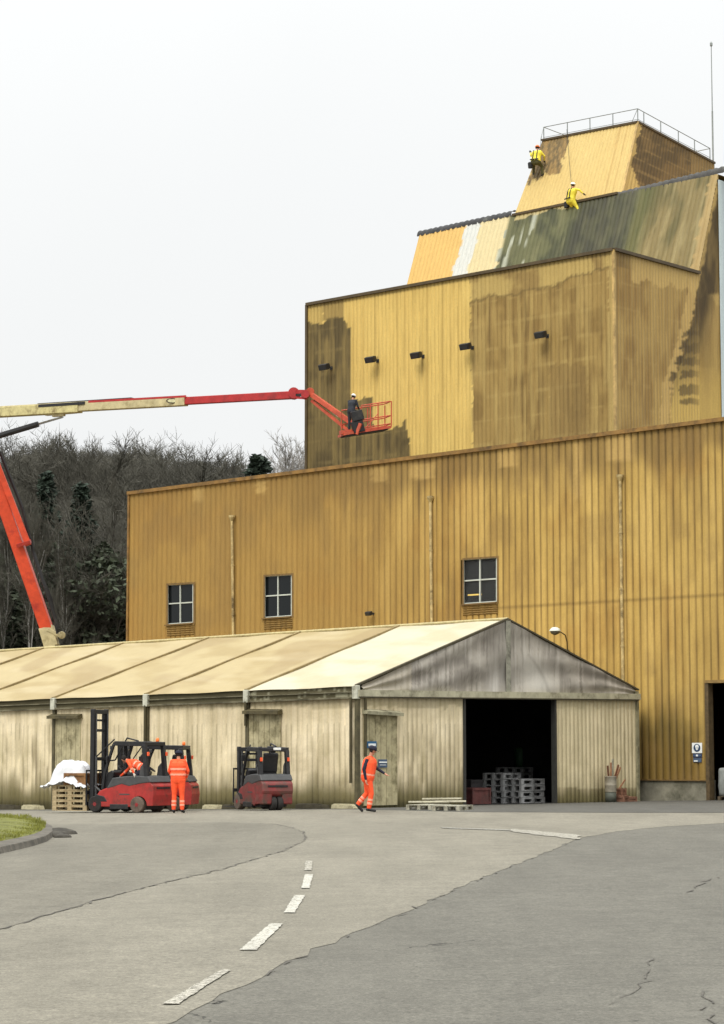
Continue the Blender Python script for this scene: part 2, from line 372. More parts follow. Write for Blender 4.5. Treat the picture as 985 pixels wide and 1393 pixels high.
def seam(pp, w0, seed, parent, z=.012, name='tar_seam', m=None, gaps=.15):
    r = random.Random(seed); P = []
    for i in range(len(pp) - 1):
        a, b = gp(*pp[i]), gp(*pp[i + 1]); n = max(2, int((b - a).length / .22))
        for k in range(n): p = a.lerp(b, k / n); P.append(Vector((p.x + r.gauss(0, .025), p.y + r.gauss(0, .05), 0)))
    mb = MB(); ww = w0
    for i in range(len(P) - 1):
        if r.random() < gaps: continue
        d = (P[i + 1] - P[i]).normalized(); n_ = Vector((-d.y, d.x, 0)); wa = ww * (.4 + r.random()); wb = ww * (.4 + r.random())
        q = [P[i] - n_ * wa, P[i + 1] - n_ * wb, P[i + 1] + n_ * wb, P[i] + n_ * wa]
        mb.add([(v.x, v.y, ground_z(v.x, v.y) + z) for v in q], [(0, 1, 2, 3)])
    return mb.build(name, m or A_SEAM, parent)
seam([(280, 1372), (330, 1345), (430, 1291), (520, 1256), (620, 1210), (700, 1178), (780, 1145)], .009, 4, road, gaps=.8)
seam([(0, 1265), (60, 1247), (130, 1226), (190, 1210), (250, 1195), (300, 1184), (345, 1170), (385, 1158), (410, 1147), (417, 1140), (412, 1132), (396, 1126), (370, 1121), (260, 1119)], .014, 5, patch, gaps=.2)
seam([(970, 1393), (962, 1375), (975, 1368), (950, 1345)], .008, 6, gr, .008); seam([(830, 1368), (862, 1348), (885, 1335), (880, 1318), (893, 1300)], .006, 7, gr, .008, gaps=.4)
seam([(935, 1215), (960, 1200), (985, 1192)], .015, 8, gr, .008, gaps=.2)
for q, mm in (([(221, 1368), (243, 1368), (313, 1322), (303, 1320)], A_PAINT2), ([(326, 1294), (349, 1294), (385, 1258), (368, 1258)], A_PAINT), ([(386, 1243), (401, 1243), (415, 1219), (401, 1219)], A_PAINT),
          ([(410, 1209.5), (421, 1209.5), (426, 1190.5), (415, 1190.5)], A_PAINT), ([(414, 1185), (424, 1185), (425, 1172), (416, 1172)], A_PAINT2)):
    sheet('lane_dash', jag(G(*q), .10, .007, 11), .014, mm, road)
sheet('edge_line', jag(G((697, 1128.2), (740, 1132), (789, 1136.5), (787, 1142.8), (735, 1137), (697, 1131.8)), .3, .06, 12), .015, A_PAINT2, road)
sheet('edge_line', jag(G((600, 1126), (697, 1129.4), (697, 1131), (600, 1127.2)), .3, .04, 13), .015, asphalt('faded_white_paint', (.32, .31, .27), crack=False, wear=.5), road)

# kerb and grass island at the left
A_KERB = mat('kerb_concrete', S(118, 112, 100) * .6, .9, var=.35, scale=5, bump=.4, dirt=(.04, .038, .03), dirtamt=.6)
A_GRASS = mat('island_turf', (.12, .125, .022), .95, var=.45, scale=3.5, bump=.6)
inner = G((-220, 1188), (-120, 1176), (-50, 1163), (0, 1154), (26, 1148.5), (45, 1143.5), (56, 1138.5), (62, 1133.5), (62, 1129), (52, 1124.5), (30, 1120.5), (0, 1118), (-60, 1116.5), (-160, 1116))
outer = G((-220, 1203), (-120, 1189), (-50, 1173), (0, 1162.5), (26, 1156.5), (48, 1151), (64, 1145.5), (73, 1138.5), (72, 1131), (60, 1124.5), (34, 1119.3), (0, 1116.6), (-60, 1115.2), (-160, 1114.6))
kb = MB(); n = len(inner); KH = .13
def kz(p, h): return (p.x, p.y, ground_z(p.x, p.y) + h)
for i in range(n - 1):
    a, b, c, d = inner[i], inner[i + 1], outer[i + 1], outer[i]
    vs = [kz(a, -.02), kz(b, -.02), kz(c, -.02), kz(d, -.02), kz(a, KH), kz(b, KH), kz(c.lerp(b, .12), KH - .012), kz(d.lerp(a, .12), KH - .012)]
    kb.add(vs, [(4, 5, 6, 7), (3, 2, 6, 7), (0, 1, 5, 4)] + ([(0, 3, 7, 4)] if i == 0 else []) + ([(1, 2, 6, 5)] if i == n - 2 else []))
kerb = kb.build('kerb', A_KERB, bevel=.01); tag(kerb, kind='structure')
ci = sum(inner, Vector()) / n
tb = MB(); rings = []
for f in (1.0, .93, .8, .55, .25): rings.append([Vector(kz(ci.lerp(p, f), KH - .015 + (.16 * (1 - f ** 3)))) for p in inner])
k0 = []
for rg in rings: k0.append(len(tb.v)); tb.v += [tuple(v) for v in rg]
for j in range(4):
    for i in range(n): tb.f.append((k0[j] + i, k0[j] + (i + 1) % n, k0[j + 1] + (i + 1) % n, k0[j + 1] + i))
tb.f.append(tuple(k0[4] + i for i in range(n)))
turf = tb.build('grass_island', A_GRASS, smooth=True); tag(turf, kind='structure')
V = []; Fb = []
ip = [(p.x, p.y) for p in inner]; xa, xb = min(p[0] for p in ip), max(p[0] for p in ip); ya, yb = min(p[1] for p in ip), max(p[1] for p in ip)
X = rng.uniform(xa, xb, 90000); Y = rng.uniform(ya, yb, 90000); k = inpoly(X, Y, ip) & (X > -11.5); X = X[k]; Y = Y[k]
Xn = np.array([p[0] for p in ip]); Yn = np.array([p[1] for p in ip])
for x, y in zip(X[:45000], Y[:45000]):
    dd = math.sqrt(min((Xn - x) ** 2 + (Yn - y) ** 2)); z = ground_z(x, y) + KH - .02 + .1 * min(1, dd / 1.2)
    a = random.uniform(0, 6.28); h = random.uniform(.03, .09); wv = .008; k = len(V)
    V += [(x - wv * math.cos(a), y - wv * math.sin(a), z), (x + wv * math.cos(a), y + wv * math.sin(a), z), (x + random.gauss(0, .02), y + random.gauss(0, .02), z + h)]; Fb.append((k, k + 1, k + 2))
gb = fast_mesh('grass', V, np.array(Fb), mat('grass_blades', (.175, .18, .032), .9, var=.5, scale=2.0)); tag(gb, 'yellowish green short grass on the kerbed island', 'grass', kind='stuff')
lump = MB(); 
for q in range(14): p = gp(70 + 18 * random.random(), 1131 + 9 * random.random()); lump.ball((p.x, p.y, ground_z(p.x, p.y) + .02), random.uniform(.10, .24), 9, 6, (1.3, 1.1, .45))
lo = lump.build('earth', mat('damp_earth', (.05, .045, .035), .95, var=.5, scale=4, bump=.5)); tag(lo, 'low heap of dark earth at the tip of the grass island kerb', 'earth', kind='stuff')

# ------------------------------------------------------------------ factory hall
P0 = tent(0, GW + 1.0, 0)
def wall(px, py, off=0.0): return hit(px, py, P0 + NF * off, NF)
def wl(s, z): return P0 + DL * s + Vector((0, 0, z))
def s_of(px): return (wall(px, 800) - P0).dot(DL)
sL = s_of(175.5); sRt = s_of(985) - 7.5
def top_z(s):                                     # the roof edge, measured along the photo's line
    a = wall(177, 672); b = wall(984, 572); sa = (a - P0).dot(DL); sb = (b - P0).dot(DL); return a.z + (b.z - a.z) * (s - sa) / (sb - sa)
hall = empty('factory_hall', wl(sL, 0), 'long low ochre yellow corrugated factory hall behind the tent, streaked with grime', 'factory building')
pl_z = wall(920, 1061).z
def hallcol(px, py, u, v, h):
    base = mixc(W(176, 134, 62), W(204, 162, 80), sstep(400, 760, px))
    base = mixc(base, W(176, 128, 52), sstep(.45, .7, fbm(px / 70, py / 90, 3)) * .6)
    ri = np.floor(u / .287 + .001); amt = .16 + .84 * sstep(400, 640, px)
    rv = vnoise(ri * 1.0, py / 110 + ri * 7.3, 5); fi = .6 * vnoise(u * 11, py / 170, 6) + .4 * vnoise(u * 23, py / 90, 66); lf = fbm(px / 26, py / 80, 7)
    q = .24 * rv + .34 * fi + .42 * lf
    base = mixc(base, W(140, 102, 46), sstep(.44, .76, q) * .55 * amt)
    base = mixc(base, W(232, 188, 104), sstep(.50, .24, q) * 0 + (1 - sstep(.26, .52, q)) * .45 * amt)
    base = mixc(base, W(120, 90, 42), sstep(.66, .9, fi) * .35 * amt)
    roofy = 672 - (px - 177) * .1239; dt = py - roofy           # grime hanging from the roof edge, in px below it
    drip = 26 + 60 * fbm(px / 30, px * 0, 12) + 80 * np.clip(vnoise(px / 6, px * 0, 13) - .45, 0, 1)
    gr_ = (1 - sstep(.45, 1.05, dt / drip)) * (.35 + .65 * sstep(280, 520, px)) * (.62 + .38 * fbm(px / 14, py / 60, 14)) * (.8 + .4 * (vnoise(u * 9, py / 90, 15) - .5))
    base = mixc(base, W(134, 102, 52), np.clip(gr_, 0, .9))
    for (x0, x1, y0, y1) in ((263, 277, 660, 683), (347, 362, 650, 672), (505, 528, 634, 656), (556, 592, 630, 652), (676, 704, 608, 636), (780, 792, 596, 680), (822, 862, 588, 628)):
        cxm = (x0 + x1) / 2; inside = (1 - sstep(.7, 1.1, np.abs(px - cxm + 4 * (vnoise(py / 4, px * 0, 40) - .5)) / ((x1 - x0) / 2))) * (1 - sstep(.8, 1.1, np.abs(py - (y0 + y1) / 2) / ((y1 - y0) / 2)))
        base = mixc(base, W(206, 164, 92), inside * .8)
    sm = 828.5 - (px - 650) * .0575                             # horizontal lap joint
    base = mixc(base, W(130, 95, 42), (np.abs(py - sm) < 1.3) * (px > 640) * .55)
    lo_ = sstep(955, 1010, py + 34 * (fbm(px / 14, py / 60, 50) - .5)) * sstep(1000, 955, px) if False else sstep(950, 1000, py + 40 * (fbm(px / 12, py / 50, 50) - .5)) * (1 - sstep(918, 985, px + 20 * (vnoise(py / 12, px / 9, 51) - .5)))
    base = mixc(base, W(112, 90, 38), lo_ * .85)
    base = mixc(base, W(138, 103, 36), sstep(.5, .9, (py - 900) / 160) * .55 * (px > 860))
    groove = (h < .5) * (.72 + .28 * sstep(.3, .7, vnoise(ri * 1.0, py / 60 + ri * 3.1, 70)))  # colour darkened along the rib grooves
    base = mixc(base, base * .50, np.clip(groove * (.20 + .75 * sstep(430, 620, px)), 0, 1)) * np.array([.99, .995, .96]) * (1 + .03 * sstep(600, 800, px))[:, None]
    base = mixc(base, W(146, 112, 58), sstep(.52, .72, fbm(px / 34, py / 60, 77)) * .35)
    return base
win = [(228.5, 263, 795, 848), (360.5, 397, 783, 839), (631, 676, 760, 820)]
def winquad(x0, x1, y0, y1, e=0): sl = .09; return [(x0 - e, y0 - e + sl * (x1 - x0) / 2 - .5), (x1 + e, y0 - e - sl * (x1 - x0) / 2 + .5), (x1 + e, y1 + e - .035 * (x1 - x0)), (x0 - e, y1 + e + .035 * (x1 - x0))]
doorL = s_of(962); door_top = wall(965, 929).z
door_hole = [(962, 929.5), (1200, 900), (1200, 1200), (962, 1200)]
clad('front_wall', wl(sL, pl_z), wl(sRt, pl_z), wl(sRt, top_z(sRt)), wl(sL, top_z(sL)), hallcol, CLAD, hall, dv=.1, rib=.287, depth=.035, out=NF, holes=[winquad(*w_, 1) for w_ in win] + [door_hole])
# lintel piece right of the door's own width
HB = 22.0
plain = lambda c: (lambda px, py, u, v, h: mixc(W(*c) * (0.7 + .6 * fbm(u * 1.5, v * .3, 4))[:, None], W(100, 78, 35), (sstep(.55, .8, fbm(u * 4, v * .4, 8)) * .6)))
clad('side_wall', wl(sL, -1.2) , wl(sL, -1.2) + DR * HB, wl(sL, top_z(sL)) + DR * HB, wl(sL, top_z(sL)), plain((186, 138, 58)), CLAD, hall, dv=.5, out=DL)
clad('side_wall', wl(sRt, -1.2), wl(sRt, -1.2) + DR * HB, wl(sRt, top_z(sRt)) + DR * HB, wl(sRt, top_z(sRt)), plain((186, 138, 58)), CLAD, hall, dv=.5, out=-DL)
clad('back_wall', wl(sL, -1.2) + DR * HB, wl(sRt, -1.2) + DR * HB, wl(sRt, top_z(sRt)) + DR * HB, wl(sL, top_z(sL)) + DR * HB, plain((186, 138, 58)), CLAD, hall, dv=.5, out=DR)
M_ROOF = mat('dark_roof_sheet', (.10, .095, .085), .8, var=.3, scale=2)
M_COPE = mat('ochre_coping', W(150, 108, 46), .6, var=.35, scale=3, dirt=W(88, 66, 34))
M_CONC = mat('plinth_concrete', W(140, 132, 116), .9, var=.3, scale=2.2, bump=.3, dirt=W(86, 82, 66), dirtamt=.7)
rf = MB(); rf.add([wl(sL, top_z(sL) - .12), wl(sRt, top_z(sRt) - .12), wl(sRt, top_z(sRt) - .12) + DR * HB, wl(sL, top_z(sL) - .12) + DR * HB], [(0, 1, 2, 3)]); rf.build('roof', M_ROOF, hall, world=True)
cp = MB(); cp.beam(wl(sL + .06, top_z(sL) + .03) + NF * .03, wl(sRt, top_z(sRt) + .03) + NF * .03, .22, .14); cp.build('coping', M_COPE, hall, world=True)
tr = MB(); tr.beam(wl(sL + .02, pl_z) + NF * .03, wl(sL + .02, top_z(sL) - .05) + NF * .03, .10, .10, up=NF); tr.build('corner_trim', M_COPE, hall, world=True)
pb = MB(); q0, q1 = wl(sL, 0), wl(doorL + .03, 0)
pb.add([wl(sL, -1.0), wl(doorL, -1.0), wl(doorL, pl_z), wl(sL, pl_z), wl(sL, -1.0) + DR * .35, wl(doorL, -1.0) + DR * .35, wl(doorL, pl_z) + DR * .35, wl(sL, pl_z) + DR * .35], [(0, 1, 2, 3), (3, 2, 6, 7), (1, 5, 6, 2), (0, 3, 7, 4)])
pb.build('plinth', M_CONC, hall, world=True)
fl = MB(); fl.beam(wl(sL, pl_z - .01) + NF * .035, wl(doorL, pl_z - .01) + NF * .035, .06, .04); fl.build('flashing', mat('rusty_flashing', W(122, 92, 48), .7, var=.4), hall, world=True)
# big doorway at the right: jambs, lintel and dark inside floor
dj = MB(); dj.beam(wl(doorL, -.2) + NF * .0, wl(doorL, door_top) + NF * .0, .14, .30, up=NF); dj.build('door_jamb', mat('jamb_steel', W(96, 76, 48), .7, var=.4), hall, world=True)
dl = MB(); dl.beam(wl(doorL + .05, door_top + .04) + NF * .02, wl(doorL - 5.2, door_top + .04) + NF * .02, .3, .10); dl.build('door_lintel', mat('lintel_steel', W(150, 116, 60), .7, var=.3), hall, world=True)
clad('front_wall', wl(doorL - 5.0, -.3), wl(sRt, -.3), wl(sRt, door_top), wl(doorL - 5.0, door_top), plain((200, 152, 66)), CLAD, hall, dv=.4, out=NF)
ins = MB(); ins.add([wl(doorL + 2, -.35) + DR * .4, wl(sRt, -.35) + DR * .4, wl(sRt, -.35) + DR * 21, wl(doorL + 2, -.35) + DR * 21], [(0, 1, 2, 3)])
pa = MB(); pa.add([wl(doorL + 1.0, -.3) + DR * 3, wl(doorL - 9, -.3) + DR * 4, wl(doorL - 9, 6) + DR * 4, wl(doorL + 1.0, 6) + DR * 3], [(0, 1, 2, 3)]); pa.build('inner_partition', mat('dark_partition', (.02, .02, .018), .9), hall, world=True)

M_FRAME = mat('pale_window_frame', W(205, 205, 198), .5, var=.12, scale=5)
M_REV = mat('window_reveal', W(128, 96, 48), .7, var=.3)
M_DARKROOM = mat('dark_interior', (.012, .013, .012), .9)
M_LOUV = mat('grimy_louvre', W(156, 120, 60), .8, var=.3, scale=6, dirt=W(122, 96, 50))
def P4(q, off): return [wall(x, y, off) for x, y in q]
for wi, w_ in enumerate(win):
    q = winquad(*w_); A = P4(q, -.07); B = P4(winquad(*w_, 2.2), .045); C = P4(q, .045); r_ = P4(winquad(*w_, 1.2), -.3)
    fr = MB(); k = len(fr.v); fr.v += [tuple(v) for v in B + C + A]
    for i in range(4): j = (i + 1) % 4; fr.f += [(i, j, 4 + j, 4 + i), (4 + i, 4 + j, 8 + j, 8 + i)]
    wf = fr.build('window', M_REV, hall, world=True)
    sh = MB(); n4 = 4
    def lerpq(Q, a, b): return (Q[0].lerp(Q[1], a)).lerp(Q[3].lerp(Q[2], a), b)
    D = P4(q, -.045)
    t = .042
    sh.beam(D[0], D[3], .06, t, up=NF.cross(Vector((0, 0, 1)))); sh.beam(D[1], D[2], .06, t, up=NF.cross(Vector((0, 0, 1))))
    sh.beam(D[0], D[1], .06, t); sh.beam(D[3], D[2], .06, t + .02)
    sh.beam(lerpq(D, .5, 0), lerpq(D, .5, 1), .064, .05, up=NF.cross(Vector((0, 0, 1)))); sh.beam(lerpq(D, 0, .48), lerpq(D, 1, .48), .062, .05)
    sh.build('frame', M_FRAME, wf, world=True)
    gl = MB(); gl.add(P4(q, -.06) + P4(q, -.068), [(0, 1, 2, 3), (7, 6, 5, 4)]); gl.build('pane', GLASS2 if wi == 2 else GLASS, wf, world=True)
    si = MB(); e0, e1 = D[3] + NF * .09 + DL * .05, D[2] + NF * .09 - DL * .05; si.beam(e0 + Vector((0, 0, -.05)), e1 + Vector((0, 0, -.05)), .16, .04); si.build('sill', M_REV, wf, world=True)
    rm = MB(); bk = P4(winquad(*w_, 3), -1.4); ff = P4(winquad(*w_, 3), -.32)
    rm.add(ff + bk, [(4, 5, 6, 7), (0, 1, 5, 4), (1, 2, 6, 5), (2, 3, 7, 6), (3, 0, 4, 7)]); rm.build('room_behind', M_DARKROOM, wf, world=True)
    x0, x1, y0, y1 = w_; lv = MB()
    for k in range(5):
        yy = y1 + 4 + k * 2.9; sh_ = -.065 * (x1 - x0); lv.beam(wall(x0 - 1, yy + 1 , .05), wall(x1 + 1, yy + 1 + sh_, .05), .03, .055, up=(NF + Vector((0, 0, 1.2))).normalized())
    lv.build('louvre', M_LOUV, hall, world=True)
x0, x1, y0, y1 = win[2]
lt = MB(); lt.beam(wall(637, 809.5, -.5), wall(655, 808.5, -.5), .06, .05)
tag(lt.build('strip_lamp', mat('lit_yellow_lamp', (1, .7, .2), .5, emis=(1, .62, .12, 1.6))), 'yellow lit strip lamp behind the rightmost window of the hall', 'lamp')

M_PIPE = mat('pipe_paint', W(206, 176, 118), .45, var=.35, scale=4, dirt=W(104, 82, 46), dirtamt=.6)
for (xt, yt, xb, yb) in ((315.5, 703, 317.5, 880), (585.5, 677, 587.5, 870), (843.5, 648, 848, 960)):
    d = MB(); a, b = wall(xt, yt, .13), wall(xb, yb, .13); d.tube(a, b, .055, n=10)
    k = 1
    while k * 2.0 < (a - b).length: c = a.lerp(b, k * 2.0 / (a - b).length); d.tube(c + Vector((0, 0, .03)), c - Vector((0, 0, .03)), .075, n=10); d.beam(c, c - NF * .12, .03, .03); k += 1
    dp = d.build('downpipe', M_PIPE, hall, world=True, smooth=False)
    h_ = MB(); h_.lathe([(.055, -.18), (.13, -.02), (.13, .06), (.10, .06)], a, n=12); h_.build('hopper', M_PIPE, dp, world=True)

# ------------------------------------------------------------------ plant tower
TO = 4.0
TP = P0 + DR * TO
def tf(px, py, off=0): return hit(px, py, TP + NF * off, NF)
T1 = tf(418, 415); T2 = tf(835, 340)
def ts(px, py, off=0): return hit(px, py, T2 + NS * off, NS)
A_, B_ = ts(950, 372), ts(977, 237)
nsl = DL.cross(B_ - A_).normalized()
if nsl.dot(NF) < 0: nsl = -nsl
def sl(px, py, off=0): return hit(px, py, A_ + nsl * off, nsl)
tower = empty('plant_tower', Vector((T1.x, T1.y, T1.z - 12)), 'tall yellow processing tower with slanted green stained upper wall, half cleaned, rising behind the hall', 'tower building')
dn = Vector((0, 0, -1))
# -- colour of the tower front
DIRTY_L = [(410, 436), (422, 439), (430, 441), (437, 441), (446, 432), (456, 430), (466, 430), (470, 438), (474, 444), (477.5, 447), (478, 540), (490, 543), (500, 540), (508, 539), (506, 560), (510, 584), (530, 585), (538, 579), (546, 580), (552, 569), (554, 585), (557, 600), (556, 627), (556, 680), (410, 700)]
def towercol(px, py, u, v, h):
    jx = px + 2.2 * (vnoise(px / 4, py / 3, 3) - .5); jy = py + 5 * (vnoise(px / 4, py / 9, 4) - .5)
    clean = mixc(W(226, 184, 100), W(216, 172, 88), fbm(px / 40, py / 50, 5)) * 1.15
    clean = mixc(clean, W(190, 148, 70), sstep(.62, .8, vnoise(px / 2.7, py / 160, 6)) * .45)
    dirt = mixc(W(122, 98, 54), W(98, 78, 42), sstep(.4, .62, fbm(px / 14, py / 30, 7)))
    dirt = mixc(dirt, W(154, 124, 68), sstep(.55, .75, vnoise(px / 3.2, py / 60, 8)) * .6)
    hl = (np.abs(((v + 40) % .95) - .475) < .055) * sstep(.3, .6, vnoise(px / 8, py / 20, 9))
    dirt = mixc(dirt, W(150, 122, 70), hl * .35 * (.5 + vnoise(px / 5, py / 5, 91)))
    dr = mixc(W(172, 134, 70), W(148, 112, 54), sstep(.4, .65, fbm(px / 26, py / 40, 10)))
    dr = mixc(dr, W(196, 158, 90), sstep(.5, .75, vnoise(px / 4.2, py / 70, 11)) * .6)
    dr = mixc(dr, W(128, 96, 46), sstep(.56, .78, vnoise(px / 2.8, py / 90, 12)) * .6 * (.4 + .6 * sstep(.4, .6, fbm(px / 30, py / 60, 44))))
    dr = mixc(dr, W(202, 166, 98), hl * .30 * (.4 + vnoise(px / 6, py / 5, 92)))
    dr = mixc(dr, W(136, 102, 52), ((jx > 748) & (jx < 800) & (jy > 496)) * .45)
    ty = 415 - (px - 418) * .18
    tb_ = 34 + 5 * (vnoise(px / 9, px * 0, 13) - .5) + 3 * (vnoise(px / 3, px * 0, 14) - .5) - np.where((px > 700) & (px < 755), 0, 0) - 10 * sstep(745, 800, px)
    top = mixc(W(204, 166, 94), W(160, 124, 66), sstep(.45, .65, fbm(px / 22, py / 30, 15)))
    dr = mixc(dr, top, (py - ty < tb_) * .85); dr = mixc(dr, W(112, 84, 42), (np.abs(py - ty - tb_) < 1.6) * .55)
    dr = mixc(dr, W(214, 176, 106), (jx > 828) * (.55))
    isr = jx > 639 + 2 * (vnoise(py / 18, px * 0, 16) - .5) + 4.5 * sstep(480, 545, py)
    c = mixc(clean, dr, isr.astype(float))
    il = inpoly(jx, jy, DIRTY_L)
    c = mixc(c, dirt, il.astype(float))
    tl = (jx > 440) & (jx < 468) & (py - ty < 26); c = mixc(c, W(140, 110, 58), tl * .7)
    c = mixc(c, W(186, 150, 80), ((px < 440) & (py - ty < 30) & ~il) * .6)
    for (fx, fy) in ((448, 494), (510, 484), (571, 478), (638, 466), (740, 450)):   # runs below the lamps
        c = mixc(c, W(120, 90, 44), (np.abs(px - fx - 3) < 1.6) * (py > fy) * (1 - sstep(0, 60, py - fy)) * .6)
    c = mixc(c, c * .78, ((h < .5) & (vnoise(px / 6, py / 40, 71) > .5)) * .6)  # darker colour in part of the grooves
    c = mixc(c, W(120, 94, 50), (py - ty < 5) * .5)
    return c * np.array([.98, 1.02, .97])
zb = T1.z - 11
T1b, T2b = Vector((T1.x, T1.y, zb)), Vector((T2.x, T2.y, zb))
clad('front_wall', T1b, T2b, T2, T1, towercol, CLAD, tower, dv=.07, rib=.2, depth=.025, out=NF)
EDGE = [(980, 236), (950, 372), (944, 420), (932, 470), (912, 516), (925, 520), (930, 575), (952, 600), (952, 400), (968, 300), (980, 280)]
def sidecol(px, py, u, v, h):
    jx = px + 4 * (vnoise(px / 4, py / 3, 23) - .5) + 5 * (fbm(px / 7, py / 6, 33) - .5); jy = py + 9 * (fbm(px / 5, py / 9, 34) - .5)
    dr = mixc(W(182, 144, 76), W(160, 122, 60), sstep(.4, .65, fbm(px / 22, py / 50, 20)))
    dr = mixc(dr, W(198, 160, 90), sstep(.5, .75, vnoise(px / 4, py / 80, 21)) * .5)
    dr = mixc(dr, W(136, 102, 52), sstep(.58, .8, vnoise(px / 3, py / 80, 22)) * .4)
    hl = (np.abs(((v + 40) % .95) - .475) < .05) * sstep(.3, .6, vnoise(px / 8, py / 20, 19)); dr = mixc(dr, W(200, 162, 92), hl * .25)
    tyy = 340 + (px - 835) * .278; bd = 20 + 14 * vnoise(px / 8, px * 0, 24) + 6 * vnoise(px / 3, px * 0, 25)
    dr = mixc(dr, W(212, 172, 98), (py - tyy < bd) * (px > 858) * .8)
    dr = mixc(dr, W(100, 76, 40), sstep(-4, 12, px - 835) * (1 - sstep(6, 30, px - 838)) * (py - tyy < 22) * .5)
    dr = mixc(dr, W(208, 166, 84), sstep(500, 580, py) * sstep(870, 940, px) * .8)
    ex = np.interp(py, [230, 372, 420, 470, 520, 600], [979, 950, 941, 930, 912, 905])      # stepped edge of the old roof line
    strip = (jx > ex - 10) & (jx < ex + 3) & (py > 372); dr = mixc(dr, W(214, 172, 98), strip * .75)
    stp = 7 * (((py / 22) % 1) < .55)
    dk = sstep(0, 3, jx - ex - 2 + stp * ((py > 452) & (py < 530))) * (1 - sstep(14, 34, px - ex - 12 * (py < 400))) * (1 - sstep(500, 560, py)) 
    c = mixc(dr, W(88, 68, 36), np.clip(dk * (.9 + .7 * (fbm(px / 5, py / 30, 26) - .5)), 0, 1))
    low = (px > ex + 5) * sstep(430, 560, py); c = mixc(c, W(222, 180, 88), low * .8 * (1 - .4 * vnoise(px / 4, py / 60, 27)))
    c = mixc(c, W(88, 68, 38), ((jx > 929 - (jy - 450) * .05) & (px < 952) & (jy > 450) & (py < 550) & ((((jy - 448) / 19) % 1) < .45 + .35 * vnoise(py / 19, px * 0, 35))) * .7 * (.5 + .5 * (1 - sstep(938, 950, px)) ) )
    c = mixc(c, c * .72, ((px > 952) & (py < 500)) * .5 * (1 - sstep(960, 978, px)))
    return c
A_b = Vector((A_.x, A_.y, zb)); B_b = Vector((B_.x, B_.y, zb))
clad('side_wall', T2b, A_b, A_, T2, sidecol, CLAD, tower, dv=.08, rib=.2, depth=.02, out=NS)
clad('side_wall', A_b, B_b, B_, A_, sidecol, CLAD, tower, dv=.08, rib=.2, depth=.02, out=NS)
# -- slanted upper wall
SLt = sl(571, 318); SLb = sl(553, 390)
bdir = (A_ - B_)
def slcol(px, py, u, v, h):
    t = (px + (py - 300) * .27)                              # follow the slanted sheets
    c = mixc(W(228, 182, 98), W(218, 170, 86), fbm(px / 20, py / 30, 60))
    wh = W(212, 208, 204); cr = W(218, 196, 148)
    j = t + 2.0 * (vnoise(py / 7, px * 0, 61) - .5)
    c = mixc(c, wh, (j > 635) * 1.0); c = mixc(c, cr, (j > 655) * 1.0)
    gre = mixc(W(100, 98, 60), W(72, 72, 44), sstep(.35, .65, fbm(px / 16, py / 24, 62)))
    gre = mixc(gre, W(124, 118, 78), sstep(.5, .78, fbm(t / 5, py / 50, 63)) * .6)
    blk = W(54, 50, 42); m = sstep(775, 790, t) * (1 - sstep(850, 866, t)); gre = mixc(gre, blk, m * (.25 + .6 * fbm(t / 7, py / 40, 64)))
    bro = mixc(W(134, 114, 66), W(104, 92, 48), sstep(.4, .65, fbm(t / 18, py / 60, 65)))
    bro = mixc(bro, W(164, 144, 96), sstep(.48, .78, fbm(t / 6, py / 70, 66)) * .8); bro = mixc(bro, W(84, 88, 40), (1 - sstep(868, 890, t)) * .7)
    gre = mixc(gre, bro, sstep(856, 866, t))
    wst = (t > 690) & (t < 730); gre = mixc(gre, W(190, 188, 170), wst * sstep(.62, .72, vnoise(t / 2.6, py / 30, 67)) * .8)
    c = mixc(c, gre, (j + 7 * (vnoise(py / 9, px * 0, 68) - .5) > 691 - 0 * px) * 1.0)
    ty = 318 - (px - 571) * .2174; c = mixc(c, blk, (py - ty < 4) * (px > 690) * .6)
    ed = np.interp(py, [236, 372], [979, 950]); c = mixc(c, W(186, 152, 94), (px > ed - 9 - 6 * vnoise(py / 6, px * 0, 69)) * .75)
    c = mixc(c, W(206, 180, 120), (t > 700) * (t < 770) * (py - ty < 3 + 8 * vnoise(t / 9, t * 0, 90)) * .8)
    return c
clad('slanted_wall', SLt + bdir * 1.5, A_ + bdir * .5, B_, SLt, slcol, CLAD, tower, dv=.07, rib=.22, depth=.025, out=nsl)
# solid rear of the tower
M_YEL = mat('plain_yellow_sheet', W(190, 148, 74), .65, var=.25, scale=1.2, dirt=W(120, 94, 50))
BK = DR * 7.0
body = MB(); Lt = SLt; L0 = SLt + bdir * ((SLt.z - T1.z + .1) / -bdir.z); Rz = B_
body.add([Lt, B_, B_ + BK * .02, Lt + BK * .9, B_ + BK * .9, T1 + Vector((0, 0, -.02)), T2 + Vector((0, 0, -.02)), T2 + DR * 9 + Vector((0, 0, -.02)), T1 + DR * 9 + Vector((0, 0, -.02))], [(0, 1, 4, 3), (5, 6, 7, 8)])
bz = Vector((0, 0, zb))
def dz(p, z=zb): return Vector((p.x, p.y, z))
body.add([T1, T1 + DR * 9, dz(T1 + DR * 9), dz(T1)], [(0, 1, 2, 3)])
body.add([T1 + DR * 9, T2 + DR * 9, dz(T2 + DR * 9), dz(T1 + DR * 9)], [(0, 1, 2, 3)])
body.add([Lt, Lt + BK * .9, dz(Lt + BK * .9, T1.z - .1), dz(L0, T1.z - .1)], [(0, 1, 2, 3)])
body.add([Lt + BK * .9, B_ + BK * .9, dz(B_ + BK * .9), dz(Lt + BK * .9)], [(0, 1, 2, 3)])
body.build('rear_walls', M_YEL, tower, world=True)
M_DKCOPE = mat('dark_edge_trim', W(86, 68, 40), .6, var=.3, scale=3)
